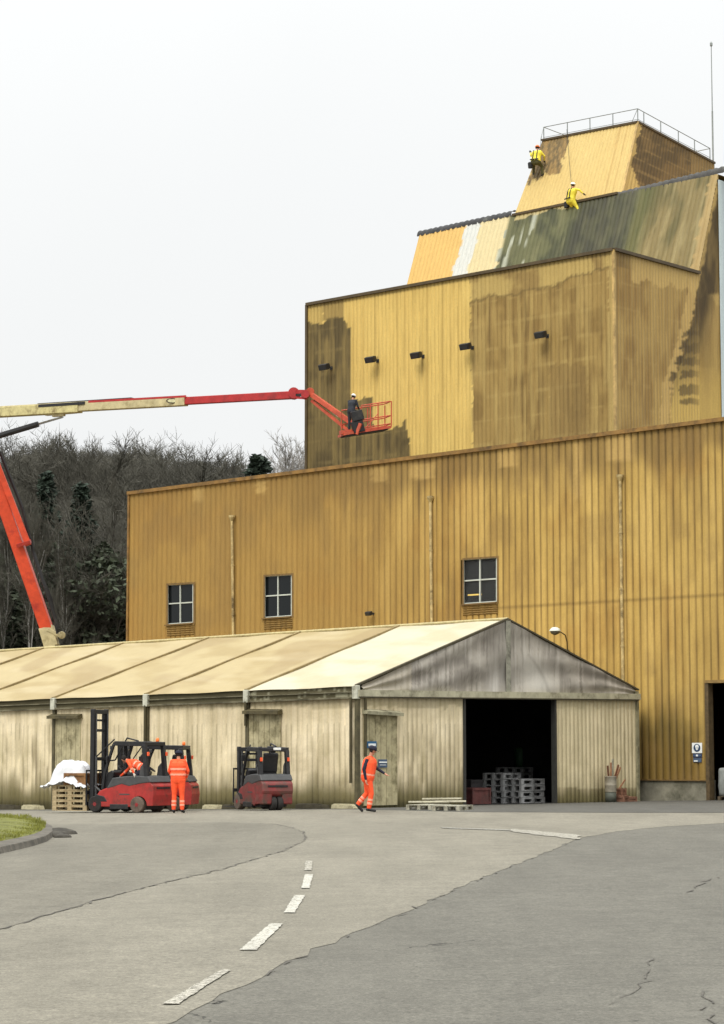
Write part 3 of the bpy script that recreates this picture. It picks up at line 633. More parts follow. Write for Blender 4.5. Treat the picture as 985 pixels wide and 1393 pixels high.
cpm = MB(); cpm.beam(T1 + Vector((0, 0, .02)) + NF * .05, T2 + Vector((0, 0, .02)) + NF * .05, .14, .12); cpm.beam(T2 + Vector((0, 0, .02)) + NS * .05, A_ + Vector((0, 0, .02)) + NS * .05, .14, .12)
cpm.build('coping', M_DKCOPE, tower, world=True)
ctm = MB(); ctm.beam(T1b + NF * .02, T1 + NF * .02, .12, .12, up=NF); ctm.build('corner_trim', M_DKCOPE, tower, world=True)
ctm = MB(); ctm.beam(T2b + NF * .02, T2 + NF * .02, .10, .10, up=NF); ctm.build('corner_trim', mat('yellow_edge_trim', W(206, 166, 96), .6, var=.3, scale=3, dirt=W(150, 118, 66)), tower, world=True)
# ridge cap: corrugated dark sheets bent over the top edge
M_CAP = mat('ridge_fibre_cement', W(64, 62, 64), .85, var=.35, scale=3, bump=.3, dirt=W(120, 118, 112), dirtamt=.35)
def ridge(pa, pb, wd, name='ridge_cap', m=M_CAP, lift=.06, r=.42):
    d = (pb - pa); L_ = d.length; d.normalize(); n = int(L_ / .09); V = []; k = 9
    up = Vector((0, 0, 1))
    for i in range(n + 1):
        p = pa + d * (L_ * i / n); amp = .022 * math.cos(i * 1.9)
        for j in range(k):
            t = R(-12) + (R(110)) * j / (k - 1); rr = r + amp
            V.append(p + up * (lift - r * .72 + rr * math.sin(t + R(10))) + DR * (r * .75 - rr * math.cos(t + R(10))) * 1.0)
    V = np.array([tuple(v) for v in V]); i, j = np.meshgrid(np.arange(n), np.arange(k - 1)); a = (i * k + j).ravel(); Fq = np.stack([a, a + 1, a + k + 1, a + k], 1)
    return fast_mesh(name, V, Fq, m, tower, off=world_off(tower))
rl1, rl2 = sl(569, 318.5), sl(697, 290.7); rr1, rr2 = sl(838, 262.5), sl(985, 226.5)
ridge(rl1, rl2, .5, lift=.10, r=.30); ridge(rr1, rr2 + (rr2 - rr1) * .8, .6, lift=-.02, r=.33, m=mat('lighter_fibre_cement', W(78, 74, 72), .85, var=.4, scale=3, bump=.3, dirt=W(132, 128, 120), dirtamt=.35))
em = MB(); em.beam(sl(697, 292.5, .05), sl(840, 262.5, .05), .10, .10); em.build('roof_edge', M_DKCOPE, tower, world=True)
# -- penthouse
PO = -.35
def ph(px, py, off=0): return hit(px, py, A_ + nsl * (PO + off), nsl)
p1, p2, p3, p4 = ph(738, 191), ph(868, 166), ph(846, 268), ph(697, 300)
nss = (p2 - p3).cross(DR).normalized()
if nss.dot(NS) < 0: nss = -nss
def phs(px, py): return hit(px, py, p2, nss)
p5 = phs(972, 222); p6 = phs(985, 250)
def phcol(px, py, u, v, h):
    j = px + 3 * (vnoise(px / 4, py / 4, 80) - .5); jy = py + 14 * (vnoise(px / 4, px * 0, 81) - .5)
    c = mixc(W(226, 192, 118), W(218, 180, 104), fbm(px / 25, py / 30, 82))
    t = px + (py - 165) * .23
    c = mixc(c, W(196, 152, 80), ((np.abs(t - 846) < 1.5) | (np.abs(t - 856) < 1.2)) * .45)
    dk = inpoly(j, jy, [(735, 190), (776, 184), (774, 200), (768, 210), (764, 222), (766, 232), (752, 240), (742, 236), (722, 248), (716, 246)])
    c = mixc(c, mixc(W(120, 92, 50), W(92, 72, 42), sstep(.4, .6, fbm(px / 6, py / 14, 83))), dk * .9)
    c = mixc(c, W(190, 146, 78), (dk * (vnoise(px / 3, py / 30, 84) > .62)) * .5)
    return c
def phscol(px, py, u, v, h):
    c = mixc(W(128, 98, 52), W(104, 80, 42), sstep(.4, .6, fbm(px / 16, py / 12, 85)))
    hl = (np.abs(((v + 40) % .55) - .27) < .04) * (vnoise(px / 8, py / 20, 86) > .4); c = mixc(c, W(156, 122, 68), hl * .6)
    t = px + (py - 165) * .25 + 6 * (fbm(px / 4, py / 8, 87) - .5)
    c = mixc(c, W(226, 184, 102), (t < 874 - 0 * px + np.clip((py - 225) * .6, 0, 40)) * .85)
    c = mixc(c, W(168, 132, 74), (px > 940) * .5)
    return c
clad('penthouse_front', p4, p3, p2, p1, phcol, CLAD, tower, dv=.07, rib=.2, depth=.02, out=nsl)
b3 = p3 + Vector((0, 0, -.4)); b6 = Vector((p5.x, p5.y, p3.z - .4))
clad('penthouse_side', p3, b6, p5, p2, phscol, CLAD, tower, dv=.07, rib=.25, depth=.02, out=NS)
pr = MB(); q5 = p5; q1 = p1 + (p5 - p2); pr.add([p1, p2, q5, q1, p4, b6, b6 + (p1 - p2)], [(0, 1, 2, 3), (4, 0, 3, 6), (3, 2, 5, 6)]); pr.build('penthouse_roof', M_YEL, tower, world=True)
pt = MB(); pt.beam(p1 + NF * .03, p2 + NF * .03, .12, .09); pt.beam(p2, p5, .12, .09); pt.build('penthouse_coping', M_DKCOPE, tower, world=True)
pt = MB(); pt.beam(p2 + NF * .02, p3 + NF * .02, .10, .06); pt.build('penthouse_corner_trim', MATS['yellow_edge_trim'], tower, world=True)
M_RAIL = mat('galvanised_rail', W(140, 142, 142), .5, .5, var=.2)
rail = MB(); hr = .62
def fr1(px): a = (px - 738) / 130.0; return p1.lerp(p2, a) + DR * .1
def fr2(px):
    lo, hi = 0, 1
    for _ in range(30):
        mid = (lo + hi) / 2; q = p2.lerp(p5, mid); x, _y = proj(np.array([tuple(q)])); 
        if x[0] < px: lo = mid
        else: hi = mid
    return p2.lerp(p5, lo)
U = Vector((0, 0, 1))
for px in (738, 771, 802, 833, 866): b = fr1(px); rail.tube(b, b + U * hr, .022, n=6)
for px in (876, 899, 923, 945, 966): b = fr2(px); rail.tube(b, b + U * (hr * .92), .022, n=6)
for hz_ in (hr, hr * .25): rail.tube(fr1(738) + U * hz_, fr1(866) + U * hz_, .018 if hz_ == hr else .011, n=6); rail.tube(fr1(866) + U * hz_, fr2(966) + U * hz_ * .92, .018 if hz_ == hr else .011, n=6)
rail.tube(fr1(738) + U * hr, fr1(738) + DR * 2.2 + U * (hr - .05), .018, n=6); rail.tube(fr2(966) + U * hr * .9, fr2(966) + DL * 1.6 + U * hr * .9, .018, n=6)
rail.tube(fr1(866) + U * hr, fr1(857), .012, n=5); rail.tube(fr1(738) + U * hr, fr1(736) + NF * .15, .012, n=5)
rail.build('railing', M_RAIL, tower, world=True)
ant = MB(); ab = fr2(966) + DR * .6; tp_ = at(968.6, 60, ab.y); tp_.x = ab.x = at(969, 150, ab.y).x
ant.tube(Vector((ab.x, ab.y, ab.z - .3)), Vector((ab.x, ab.y, ab.z + 2.4)), .038, n=8); ant.tube(Vector((ab.x, ab.y, ab.z + 2.4)), Vector((ab.x, ab.y, tp_.z)), .026, .018, n=8)
mast_r = ant.build('antenna_mast', mat('mast_grey', W(150, 152, 152), .5, .3, var=.15)); tag(mast_r, 'thin tall grey antenna mast standing at the right end of the penthouse railing', 'antenna')
tpb = MB(); tpb.lathe([(.01, -.12), (.06, -.08), (.06, .05), (.01, .12)], (ab.x, ab.y, tp_.z)); tpb.build('antenna_tip', MATS['mast_grey'], mast_r)
# pale grey building at the right edge
pg = empty('grey_clad_building', dz(B_, zb), 'pale blue grey clad building at the right edge beside the yellow tower', 'building')
PQ = B_ - DR * .12 + NS * .06 + Vector((0, 0, -.25)); a0 = PQ; a1 = PQ + DR * 9
greyc = lambda px, py, u, v, h: np.tile(W(206, 214, 218), (len(px), 1)) * (1 - .12 * (np.abs((v % 3.0) - 1.5) < .04))[:, None]
clad('side_wall', dz(a0), dz(a1), a1, a0, greyc, CLAD, pg, dv=.5, rib=.5, depth=.02, out=NS)
gt = MB(); gt.add([a0, a1, a1 + DL * 6, a0 + DL * 6 + DR * 3], [(0, 1, 2, 3)]); gt.add([a1, a1 + DL * 6, dz(a1 + DL * 6), dz(a1)], [(0, 1, 2, 3)]); gt.build('roof', M_ROOF, pg, world=True)

# ------------------------------------------------------------------ wall lamps
M_BLACK = mat('black_metal', (.018, .017, .016), .5, var=.3)
M_LENS = mat('lamp_lens', (.03, .03, .03), .2, var=.1)
def flood(P, label, sc=1.0, first=[None]):
    if first[0] is None:
        t = empty('floodlight', (0, 0, 0), label, 'floodlight', 'floodlights on the yellow tower')
        h = MB(); h.loft([[Vector((x, y * w2, z * h2)) for y, z in ((-1, -1), (1, -1), (1, 1), (-1, 1))] for x, w2, h2 in ((.30, .16, .05), (.34, .20, .10), (.48, .23, .13), (.62, .23, .12))])
        Mx = Matrix.Rotation(R(22), 4, 'Y'); h.v = [tuple(Mx @ Vector(v)) for v in h.v]; h.build('lamp_housing', M_BLACK, t, bevel=.02)
        l = MB(); l.box((.63, 0, 0), (.02, .40, .19)); l.v = [tuple(Mx @ Vector(v)) for v in l.v]; l.build('lens', M_LENS, t)
        b = MB(); b.tube((0, 0, -.18), (.36, 0, -.16), .022); b.tube((.36, 0, -.16), (.36, 0, -.05), .022); b.box((.01, 0, -.18), (.03, .14, .14)); b.build('bracket', M_BLACK, t)
        first[0] = t; o = t
    else: o = copy_tree(first[0])
    o['label'] = label; o.location = P; o.rotation_euler = (0, 0, math.atan2(NF.y, NF.x) ); o.scale = (sc,) * 3; return o
for (fx, fy, lb) in ((451, 495, 'black floodlight on the dark uncleaned left strip of the tower'), (514, 485, 'black floodlight near the left edge of the freshly cleaned strip of the tower'),
                     (576, 479, 'black floodlight in the middle of the freshly cleaned strip of the tower'), (643, 467, 'black floodlight on the right edge of the cleaned strip of the tower'),
                     (745, 451, 'rightmost black floodlight of the tower, alone on the brown streaked part')):
    flood(tf(fx, fy, .02), lb)
o = flood(wall(508, 831, .04), 'small black lamp low on the hall wall just above the tent roof', .6); o['group'] = 'small lamps on the hall'
sm = empty('wall_lamp', wall(771, 884, .05), 'white capped gooseneck lamp above the right slope of the tent gable', 'lamp')
r_ = MB(); a = wall(771, 900, .05); pts = [wall(772, 885, .1), wall(771.5, 873, .35), wall(769, 864, .55), wall(764, 860.5, .7), wall(760, 859.5, .8)]
r_.path(pts, .022); r_.tube(pts[0], pts[0] - NF * .1, .03); r_.build('arm', mat('lamp_arm', W(92, 76, 48), .5), sm, world=True)
hd = MB(); hc = wall(755, 858, .85); hd.lathe([(.01, .13), (.10, .12), (.17, .06), (.21, -.01), (.205, -.02)], hc, n=16); hd.build('lamp_shade', mat('enamel_white', W(228, 228, 222), .35, var=.1), sm, world=True, smooth=True)
hd = MB(); hd.lathe([(.17, -.02), (.15, -.10), (.05, -.15), (.01, -.16)], hc, n=16); hd.build('lamp_glass', mat('dusty_lamp_glass', W(90, 84, 70), .3), sm, world=True, smooth=True)

# ------------------------------------------------------------------ storage tent
tn = empty('storage_tent', (C0.x, C0.y, ground_z(C0.x, C0.y)), 'long cream storage tent with corrugated side walls and open grey gable end', 'tent')
BAY = 4.5; NB = 7; TL = BAY * NB
def tg(s, t): p = tent(s, t, 0); return ground_z(p.x, p.y)
zEL = lambda s: hit(480, 933, C0, NS if False else NF).z * 0 + 3.60 - .0127 * s      # left eave
zER = lambda s: 3.76 - .0127 * s
TM = GW / 2
zR = lambda s: 5.86 - .0122 * s
def tp(s, t, z): return tent(s, t, z)
GN = -DL                                                                             # gable faces right
# faces: the long wall faces NF' (away from DR), the gable faces -DL
LW = -DR
beam_b = 3.27
M_TPOST = mat('tent_post', W(96, 86, 60), .7, var=.35, scale=5, dirt=W(58, 52, 36))
M_BRK = mat('eave_bracket', W(206, 200, 184), .6, var=.2, scale=5, dirt=W(120, 112, 92))
def twcol(px, py, u, v, h, seed=0, left=True):
    c = mixc(W(216, 200, 160), W(198, 182, 144), sstep(.35, .7, fbm(px / 60, py / 40, 100)))
    c = mixc(c, W(232, 216, 178), sstep(.5, .75, fbm(px / 34, py / 26, 101)) * .6)
    st = vnoise(px / 2.6, py / 46, 102); hgt = (py - 950) / 150.0
    amt = sstep(.08, .5, hgt + .6 * (fbm(px / 46, py * 0, 103) - .5)) * (.45 + .55 * sstep(.45, .6, fbm(px / 55, py * 0 + 3, 104)))
    c = mixc(c, W(112, 98, 66), sstep(.70, .88, st) * .7 * amt)
    c = mixc(c, W(146, 132, 92), sstep(.55, .7, vnoise(px / 4.5, py / 90, 105)) * .35)
    c = mixc(c, W(150, 136, 92), sstep(.5, .75, fbm(px / 12, py / 34, 114)) * .5 * sstep(.25, .6, hgt))
    c = c * np.array([1.35, 1.28, 1.38])
    bt = (1098 - py) / (14 + 34 * fbm(px / 20, py * 0, 106) + 14 * vnoise(px / 5, py * 0, 107))
    c = mixc(c, W(116, 104, 66), np.clip((1 - sstep(.3, 1.25, bt)) * .95, 0, 1))
    c = mixc(c, W(66, 60, 38), np.clip((1 - sstep(.05, .35, bt)) * .8, 0, 1))
    grv = (h < .5) & (vnoise(px / 5, py / 30, 108) > .45) & (py > 985); c = mixc(c, c * .66, grv * .7)  # lower grooves get a darker colour
    c = mixc(c, W(124, 112, 74), (py < 958 + 8 * vnoise(px / 6, py * 0, 109)) * .35)
    return c
M_EAVE = mat('eave_beam', W(122, 112, 88), .75, var=.3, scale=3, dirt=W(76, 68, 46), dirtamt=.7)
M_EAVE2 = mat('streaked_eave_beam', W(150, 142, 118), .75, var=.3, scale=3, dirt=W(74, 66, 48), dirtamt=.6)
def eavecol(px, py, u, v, h):
    c = mixc(W(118, 108, 82), W(84, 76, 54), fbm(px / 20, py / 4, 120)); c = mixc(c, W(176, 168, 142), (vnoise(px / 2.2, py / 9, 121) > .66) * (px > 335) * .8)
    return mixc(c, W(64, 56, 38), (v > .2) * (px < 335) * .5)
def roofcol(clean):
    def f(px, py, u, v, h):
        if clean: c = mixc(W(250, 240, 206), W(240, 226, 184), sstep(.4, .7, fbm(px / 60, py / 12, 130)))
        else:
            c = mixc(W(228, 206, 150), W(214, 190, 132), sstep(.4, .65, fbm(px / 50, py / 12, 131)))
            c = mixc(c, W(238, 218, 168), sstep(.55, .75, fbm(px / 90 , py / 14, 132)) * .7)
            tt = px + py * 1.9; c = mixc(c, W(190, 162, 110), sstep(.64, .8, vnoise(tt / 34, (py - px * .1) / 30, 133)) * .45)
        return c * .60 * np.array([1.03, .975, 1.02])
    return f
OV = .12
for k in range(NB):
    s0, s1 = k * BAY, (k + 1) * BAY
    z0, z1 = tg(s0, 0), tg(s1, 0)
    clad('side_panel', tp(s1 - .07, 0, z1 - .05), tp(s0 + .07, 0, z0 - .05), tp(s0 + .07, 0, zEL(s0) - .28), tp(s1 - .07, 0, zEL(s1) - .28), twcol, TENTW, tn, dv=.07, rib=.22, depth=.02, out=LW)
    e = clad('eave_beam', tp(s1 - .08, -.05, zEL(s1) - .36), tp(s0 + .08, -.05, zEL(s0) - .36), tp(s0 + .08, -.05, zEL(s0) - .02), tp(s1 - .08, -.05, zEL(s1) - .02), eavecol, TENTW, tn, rib=None, du=.08, dv=.03, depth=.01, out=LW)
    ll = MB(); ll.beam(tp(s1 - .1, -.09, zEL(s1) - .36), tp(s0 + .1, -.09, zEL(s0) - .36), .10, .05); ll.beam(tp(s1 - .1, -.09, zEL(s1) - .19), tp(s0 + .1, -.09, zEL(s0) - .19), .05, .03); ll.build('eave_rail', M_EAVE, tn, world=True)
    br = MB(); br.box((0, 0, 0), (.1, .1, .1)) if False else None
    br.beam(tp(s0, -.09, zEL(s0) - .40), tp(s0, -.09, zEL(s0) + .0), .20, .16, up=DR); br.build('eave_bracket', M_BRK, tn, bevel=.02, world=True)
    po = MB(); po.beam(tp(s0, -.03, z0 - .05), tp(s0, -.03, zEL(s0) - .38), .12, .12, up=DR); po.build('post', M_TPOST if k else M_TPOST, tn, world=True)
    sag = lambda U_, V_: -.07 * np.sin(np.pi * U_) * np.sin(np.pi * V_) + .012 * np.sin(U_ * 9 + V_ * 14)
    upv = (Vector((0, 0, 1)) + LW * .3)
    clad('roof_panel', tp(s1, -OV, zEL(s1) - .03), tp(s0, -OV, zEL(s0) - .03), tp(s0, TM, zR(s0)), tp(s1, TM, zR(s1)), roofcol(k == 0), FABRIC, tn, rib=None, du=.15, dv=.15, out=upv, disp=sag)
    clad('roof_panel', tp(s1, TM, zR(s1)), tp(s0, TM, zR(s0)), tp(s0, GW + OV, zER(s0)), tp(s1, GW + OV, zER(s1)), roofcol(False), FABRIC, tn, rib=None, du=.3, dv=.3, out=(Vector((0, 0, 1)) - LW * .3), disp=sag)
    clad('side_panel', tp(s1, GW, tg(s1, GW) - .2), tp(s0, GW, tg(s0, GW) - .2), tp(s0, GW, zER(s0) - .02), tp(s1, GW, zER(s1) - .02), twcol, TENTW, tn, dv=.6, rib=.22, depth=.02, out=DR)
M_SEAM2 = mat('roof_strap', W(150, 126, 82), .7, var=.3)
for k in range(0, NB + 1):
    s0 = k * BAY; sm_ = MB(); e_ = .02 if k else -.02
    sm_.beam(tp(s0 + e_, -OV - .01, zEL(s0) + .0), tp(s0 + e_, TM, zR(s0) + .03), .09 if k else .07, .06); sm_.beam(tp(s0 + e_, TM, zR(s0) + .03), tp(s0 + e_, GW + OV, zER(s0) + .0), .09, .05)
    sm_.build('roof_rib', M_SEAM2 if k else mat('gable_edge_strap', W(88, 78, 58), .7, var=.3), tn, world=True)
rd = MB(); rd.tube(tp(-.05, TM, zR(0) + .03), tp(TL, TM, zR(TL) + .03), .05, n=8); rd.build('ridge', mat('ridge_fabric', W(196, 176, 126), .7), tn, world=True)
# gable
def gabcol(px, py, u, v, h):
    c = mixc(W(150, 144, 132), W(128, 122, 112), sstep(.35, .65, fbm(px / 30, py / 20, 140)))
    c = mixc(c, W(104, 98, 88), sstep(.60, .85, vnoise(px / 1.8, py / 46, 141)) * .7); c = mixc(c, W(176, 170, 158), sstep(.55, .8, vnoise(px / 2.4, py / 34, 148)) * .4)
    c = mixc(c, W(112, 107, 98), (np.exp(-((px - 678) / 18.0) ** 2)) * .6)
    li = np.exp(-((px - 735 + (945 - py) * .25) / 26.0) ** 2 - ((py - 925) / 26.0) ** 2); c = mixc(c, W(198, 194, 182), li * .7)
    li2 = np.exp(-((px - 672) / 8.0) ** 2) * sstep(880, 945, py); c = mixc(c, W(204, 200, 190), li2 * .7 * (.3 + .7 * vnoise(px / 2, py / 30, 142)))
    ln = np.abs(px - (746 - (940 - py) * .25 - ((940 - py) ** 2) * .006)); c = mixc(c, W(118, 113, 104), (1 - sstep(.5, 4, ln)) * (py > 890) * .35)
    c = mixc(c, W(166, 156, 132), (px < 560) * .35)
    return c * 1.45 * np.array([1.03, .975, 1.03])
zb0, zb1 = beam_b + .17, 3.40 + .19
fold = lambda U_, V_: .03 * np.sin(U_ * 23 + V_ * 5) * (1 - V_ * .5) + .03 * np.sin(U_ * 8 - V_ * 11)
bz_ = lambda t: zb0 + (zb1 - zb0) * t / GW
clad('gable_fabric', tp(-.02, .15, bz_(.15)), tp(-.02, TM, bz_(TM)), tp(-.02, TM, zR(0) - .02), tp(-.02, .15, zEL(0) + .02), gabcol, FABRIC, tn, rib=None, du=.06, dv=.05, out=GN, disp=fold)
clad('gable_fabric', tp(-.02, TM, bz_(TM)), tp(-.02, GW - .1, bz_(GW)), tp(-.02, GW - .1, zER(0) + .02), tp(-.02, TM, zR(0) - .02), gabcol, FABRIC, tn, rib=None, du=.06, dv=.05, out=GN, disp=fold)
st_ = MB(); st_.beam(tp(-.06, TM, bz_(TM)), tp(-.06, TM, zR(0) - .03), .20, .04, up=DL); st_.build('gable_centre_strip', mat('centre_strip', W(158, 152, 138), .7, var=.25, scale=6, dirt=W(108, 102, 92)), tn, world=True)
gbm = MB(); gbm.beam(tp(-.06, -.1, bz_(0) - .07), tp(-.06, GW + .1, bz_(GW) - .07), .16, .2); gbm.build('gable_beam', mat('gable_beam', W(188, 178, 152), .7, var=.25, scale=3, dirt=W(110, 100, 80)), tn, world=True)
gbm = MB(); gbm.beam(tp(-.10, -.05, bz_(0) - .185), tp(-.10, GW, bz_(GW) - .185), .12, .04); gbm.build('gable_rail', mat('gable_rail', W(70, 62, 46), .7, var=.3), tn, world=True)
TD0, TD1 = 5.0, 9.78
z0 = lambda t: tg(0, t) - .05
def gwcol(px, py, u, v, h):
    c = twcol(px, py, u, v, h); c = mixc(c, W(226, 206, 166), (px > 750) * .5 * (py < 1072)); return c
clad('front_panel', tp(0, .07, z0(0)), tp(0, TD0, z0(TD0)), tp(0, TD0, bz_(TD0) - .17), tp(0, .07, bz_(0) - .17), gwcol, TENTW, tn, dv=.06, rib=.22, depth=.02, out=GN)
clad('front_panel', tp(0, TD1, z0(TD1)), tp(0, GW, z0(GW)), tp(0, GW, bz_(GW) - .17), tp(0, TD1, bz_(TD1) - .17), gwcol, TENTW, tn, dv=.06, rib=.22, depth=.02, out=GN)
for t_, nm in ((TD0, .10), (TD1, .10)):
    dj = MB(); dj.beam(tp(.02, t_, z0(t_)), tp(.02, t_, bz_(t_) - .17), .16, nm, up=DR); dj.build('door_post', mat('dark_post', (.03, .03, .026), .7), tn, world=True)
gp_ = MB(); gp_.beam(tp(-.03, GW, z0(GW)), tp(-.03, GW, zER(0) - .05), .12, .12, up=DR); gp_.build('post', mat('end_post', W(150, 140, 112), .7, var=.3, scale=4, dirt=W(80, 74, 54)), tn, world=True)
bk_ = MB(); bk_.add([tp(TL, 0, -1), tp(TL, GW, -1), tp(TL, GW, zER(TL)), tp(TL, TM, zR(TL)), tp(TL, 0, zEL(TL))], [(0, 1, 2, 3, 4)]); bk_.build('end_wall', mat('tent_end_wall', (.1, .095, .08), .8), tn, world=True)
# inside the tent: floor, and near-black sheets added to stand in for shade
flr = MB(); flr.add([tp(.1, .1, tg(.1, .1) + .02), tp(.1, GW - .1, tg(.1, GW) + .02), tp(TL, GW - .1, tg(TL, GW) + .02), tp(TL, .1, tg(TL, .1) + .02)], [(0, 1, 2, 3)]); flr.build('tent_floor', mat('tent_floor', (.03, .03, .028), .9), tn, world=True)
ln_ = MB(); ln_.add([tp(11, .2, tg(11, 0)), tp(11, GW - .2, tg(11, GW)), tp(11, GW - .2, 3.5), tp(11, TM, 5.5), tp(11, .2, 3.3)], [(0, 1, 2, 3, 4)]); ln_.add([tp(.3, GW - .1, tg(0, GW) - .1), tp(11, GW - .1, tg(11, GW) - .1), tp(11, GW - .1, 3.6), tp(.3, GW - .1, 3.6)], [(0, 1, 2, 3)]); ln_.build('shade_sheet', mat('shade_black', (.014, .015, .015), .9, var=.5, scale=.8), tn, world=True)
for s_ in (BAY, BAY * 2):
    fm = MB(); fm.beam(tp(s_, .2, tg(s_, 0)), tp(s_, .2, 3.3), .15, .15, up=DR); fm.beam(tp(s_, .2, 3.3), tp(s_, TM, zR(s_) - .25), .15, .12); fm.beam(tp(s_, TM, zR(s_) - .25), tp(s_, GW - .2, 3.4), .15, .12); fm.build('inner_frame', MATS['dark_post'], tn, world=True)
# gutter down pipes at two posts
M_DPP = mat('dark_down_pipe', W(74, 64, 36), .6, var=.3)
for (s_, n_, zz) in ((.16, .02, 2.15), (BAY, 0, 2.55), (2 * BAY, 0, .35)):
    d = MB(); d.tube(tp(s_, -.14, tg(s_, 0) + zz - (1.4 if s_ < 1 else 0)), tp(s_, -.14, zEL(s_) - .36), .045, n=8); d.build('down_pipe', M_DPP, tn, world=True)
d = MB(); d.tube(tp(-.12, .2, 1.5), tp(-.12, .2, beam_b - .05), .045, n=8); d.build('down_pipe', M_DPP, tn, world=True)
# side doors with hoods
M_DOORP = mat('side_door_paint', W(190, 174, 136), .75, var=.25, scale=4, dirt=W(112, 100, 64), dirtamt=.6)
def hood(a, b, na, m, doorw=True):
    ax = (b - a).normalized(); dr_ = MB(); bot = Vector((0, 0, 1))
    q0 = a.copy(); q1 = b.copy(); zt = a.z - .08; g0 = ground_z(a.x, a.y) + .08
    A = a + ax * .06 + na * .035; B = b - ax * .06 + na * .035
    vs = []
    n_ = 6
    for i in range(n_):
        f0, f1 = i / n_, (i + 1) / n_ - .012; p, q = A.lerp(B, f0), A.lerp(B, f1)
        dr_.beam(Vector((p.x, p.y, (g0 + zt) / 2)).lerp(Vector((q.x, q.y, (g0 + zt) / 2)), .5) + Vector((0, 0, (zt - g0) / 2)), Vector((p.x, p.y, (g0 + zt) / 2)).lerp(Vector((q.x, q.y, (g0 + zt) / 2)), .5) - Vector((0, 0, (zt - g0) / 2)), (q - p).length, .03, up=na)
    d_ = dr_.build('side_door', M_DOORP, tn, world=True)
    h = MB(); h.beam(a + na * .14, b + na * .14, .22, .03, up=(Vector((0, 0, 1)) + na * .35).normalized()); h.beam(a + na * .235 + Vector((0, 0, -.06)), b + na * .235 + Vector((0, 0, -.06)), .03, .10); h.beam(a + na * .14, a + na * .14 + Vector((0, 0, -.10)), .2, .02, up=ax) ; h.build('door_hood', m, d_, world=True)
def twp(px, py): return hit(px, py, C0, LW)
def gwp(px, py): return hit(px, py, C0, DL)
M_HD = mat('dark_hood', W(92, 80, 50), .7, var=.4, scale=6, dirt=W(50, 44, 30)); M_HL = mat('pale_hood', W(168, 158, 130), .7, var=.25, scale=5, dirt=W(104, 96, 74))
hood(twp(385, 967), twp(337, 966.5), LW, M_HD)
hood(twp(113, 973), twp(71, 973.5), LW, M_HD)
hood(gwp(492, 966.5), gwp(541, 969.5), -DL, M_HL)

# signs on the tent and on the hall
M_BLUE = mat('sign_blue', S(38, 92, 130), .4, var=.1); M_WHITE = mat('sign_white', S(225, 228, 226), .4, var=.06); M_SLATE = mat('sign_slate', S(70, 88, 112), .45, var=.15)
def plate(name, wp, x0, x1, y0, y1, na, m, off, parent, sl_=0.0):
    a, b, c, d = wp(x0, y1), wp(x1, y1 + sl_), wp(x1, y0 + sl_), wp(x0, y0); mb = MB(); P = [v + na * off for v in (a, b, c, d)] + [v + na * (off + .012) for v in (a, b, c, d)]
    mb.add(P, [(0, 1, 2, 3), (4, 5, 6, 7), (0, 1, 5, 4), (1, 2, 6, 5), (2, 3, 7, 6), (3, 0, 4, 7)]); return mb.build(name, m, parent, world=True)
s1 = empty('safety_sign', gwp(518, 1040), 'small slate blue square sign on the tent front just right of the walking person', 'sign')
plate('board', gwp, 512, 524, 1033, 1044, -DL, M_SLATE, .07, s1); plate('stripe', gwp, 512.8, 523.2, 1036, 1037.8, -DL, M_WHITE, .085, s1); plate('stripe', gwp, 514, 522, 1040.3, 1041, -DL, MATS['sign_white'], .085, s1)
s2 = empty('safety_sign', gwp(503, 1013), 'small blue and white sign on the tent front just above the walking person\'s cap', 'sign')
plate('board', gwp, 496.5, 509.5, 1008.5, 1017.5, -DL, M_BLUE, .07, s2); plate('stripe', gwp, 498, 508, 1011.5, 1014.8, -DL, M_WHITE, .085, s2)
s3 = empty('safety_sign', wall(950, 1036), 'white and blue mandatory safety sign with a round blue disc beside the dark hall doorway', 'sign')
wq = lambda x, y: wall(x, y)
plate('board', wq, 943, 956.6, 1010.5, 1024.5, NF, M_WHITE, .06, s3)
dc = MB(); cc = wall(949.8, 1017.3); tx = -DL
ring = lambda r0, o: [cc + NF * o + tx * (r0 * math.cos(t)) + Vector((0, 0, r0 * math.sin(t))) for t in [2 * math.pi * i / 20 for i in range(20)]]
dc.loft([ring(.135, .074), ring(.135, .082)]); dc.build('disc', mat('sign_dark_blue', S(40, 62, 92), .4, var=.05), s3, world=True)
dc = MB(); cc = wall(950, 1018.3); dc.loft([ring(.05, .083), ring(.05, .089)]); cc = wall(950, 1015.8); dc.loft([[v for v in ring(.07, .083)], ring(.07, .089)]) ; dc.build('helmet_symbol', M_WHITE, s3, world=True)
plate('panel', wq, 944.2, 956.2, 1025.3, 1030.4, NF, mat('sign_navy', S(52, 66, 98), .45, var=.2, scale=12), .06, s3)
plate('panel', wq, 944.6, 955.8, 1031.2, 1036.8, NF, M_SLATE, .06, s3)
for i, (xa_, xb_) in enumerate(((945.2, 947.6), (948.6, 951.4), (952.4, 955.2))): plate('lettering', wq, xa_, xb_, 1026.6, 1028.8, NF, M_WHITE if i == 1 else M_SLATE, .074, s3)
plate('lettering', wq, 946, 951, 1034.4, 1036.0, NF, M_WHITE, .074, s3)

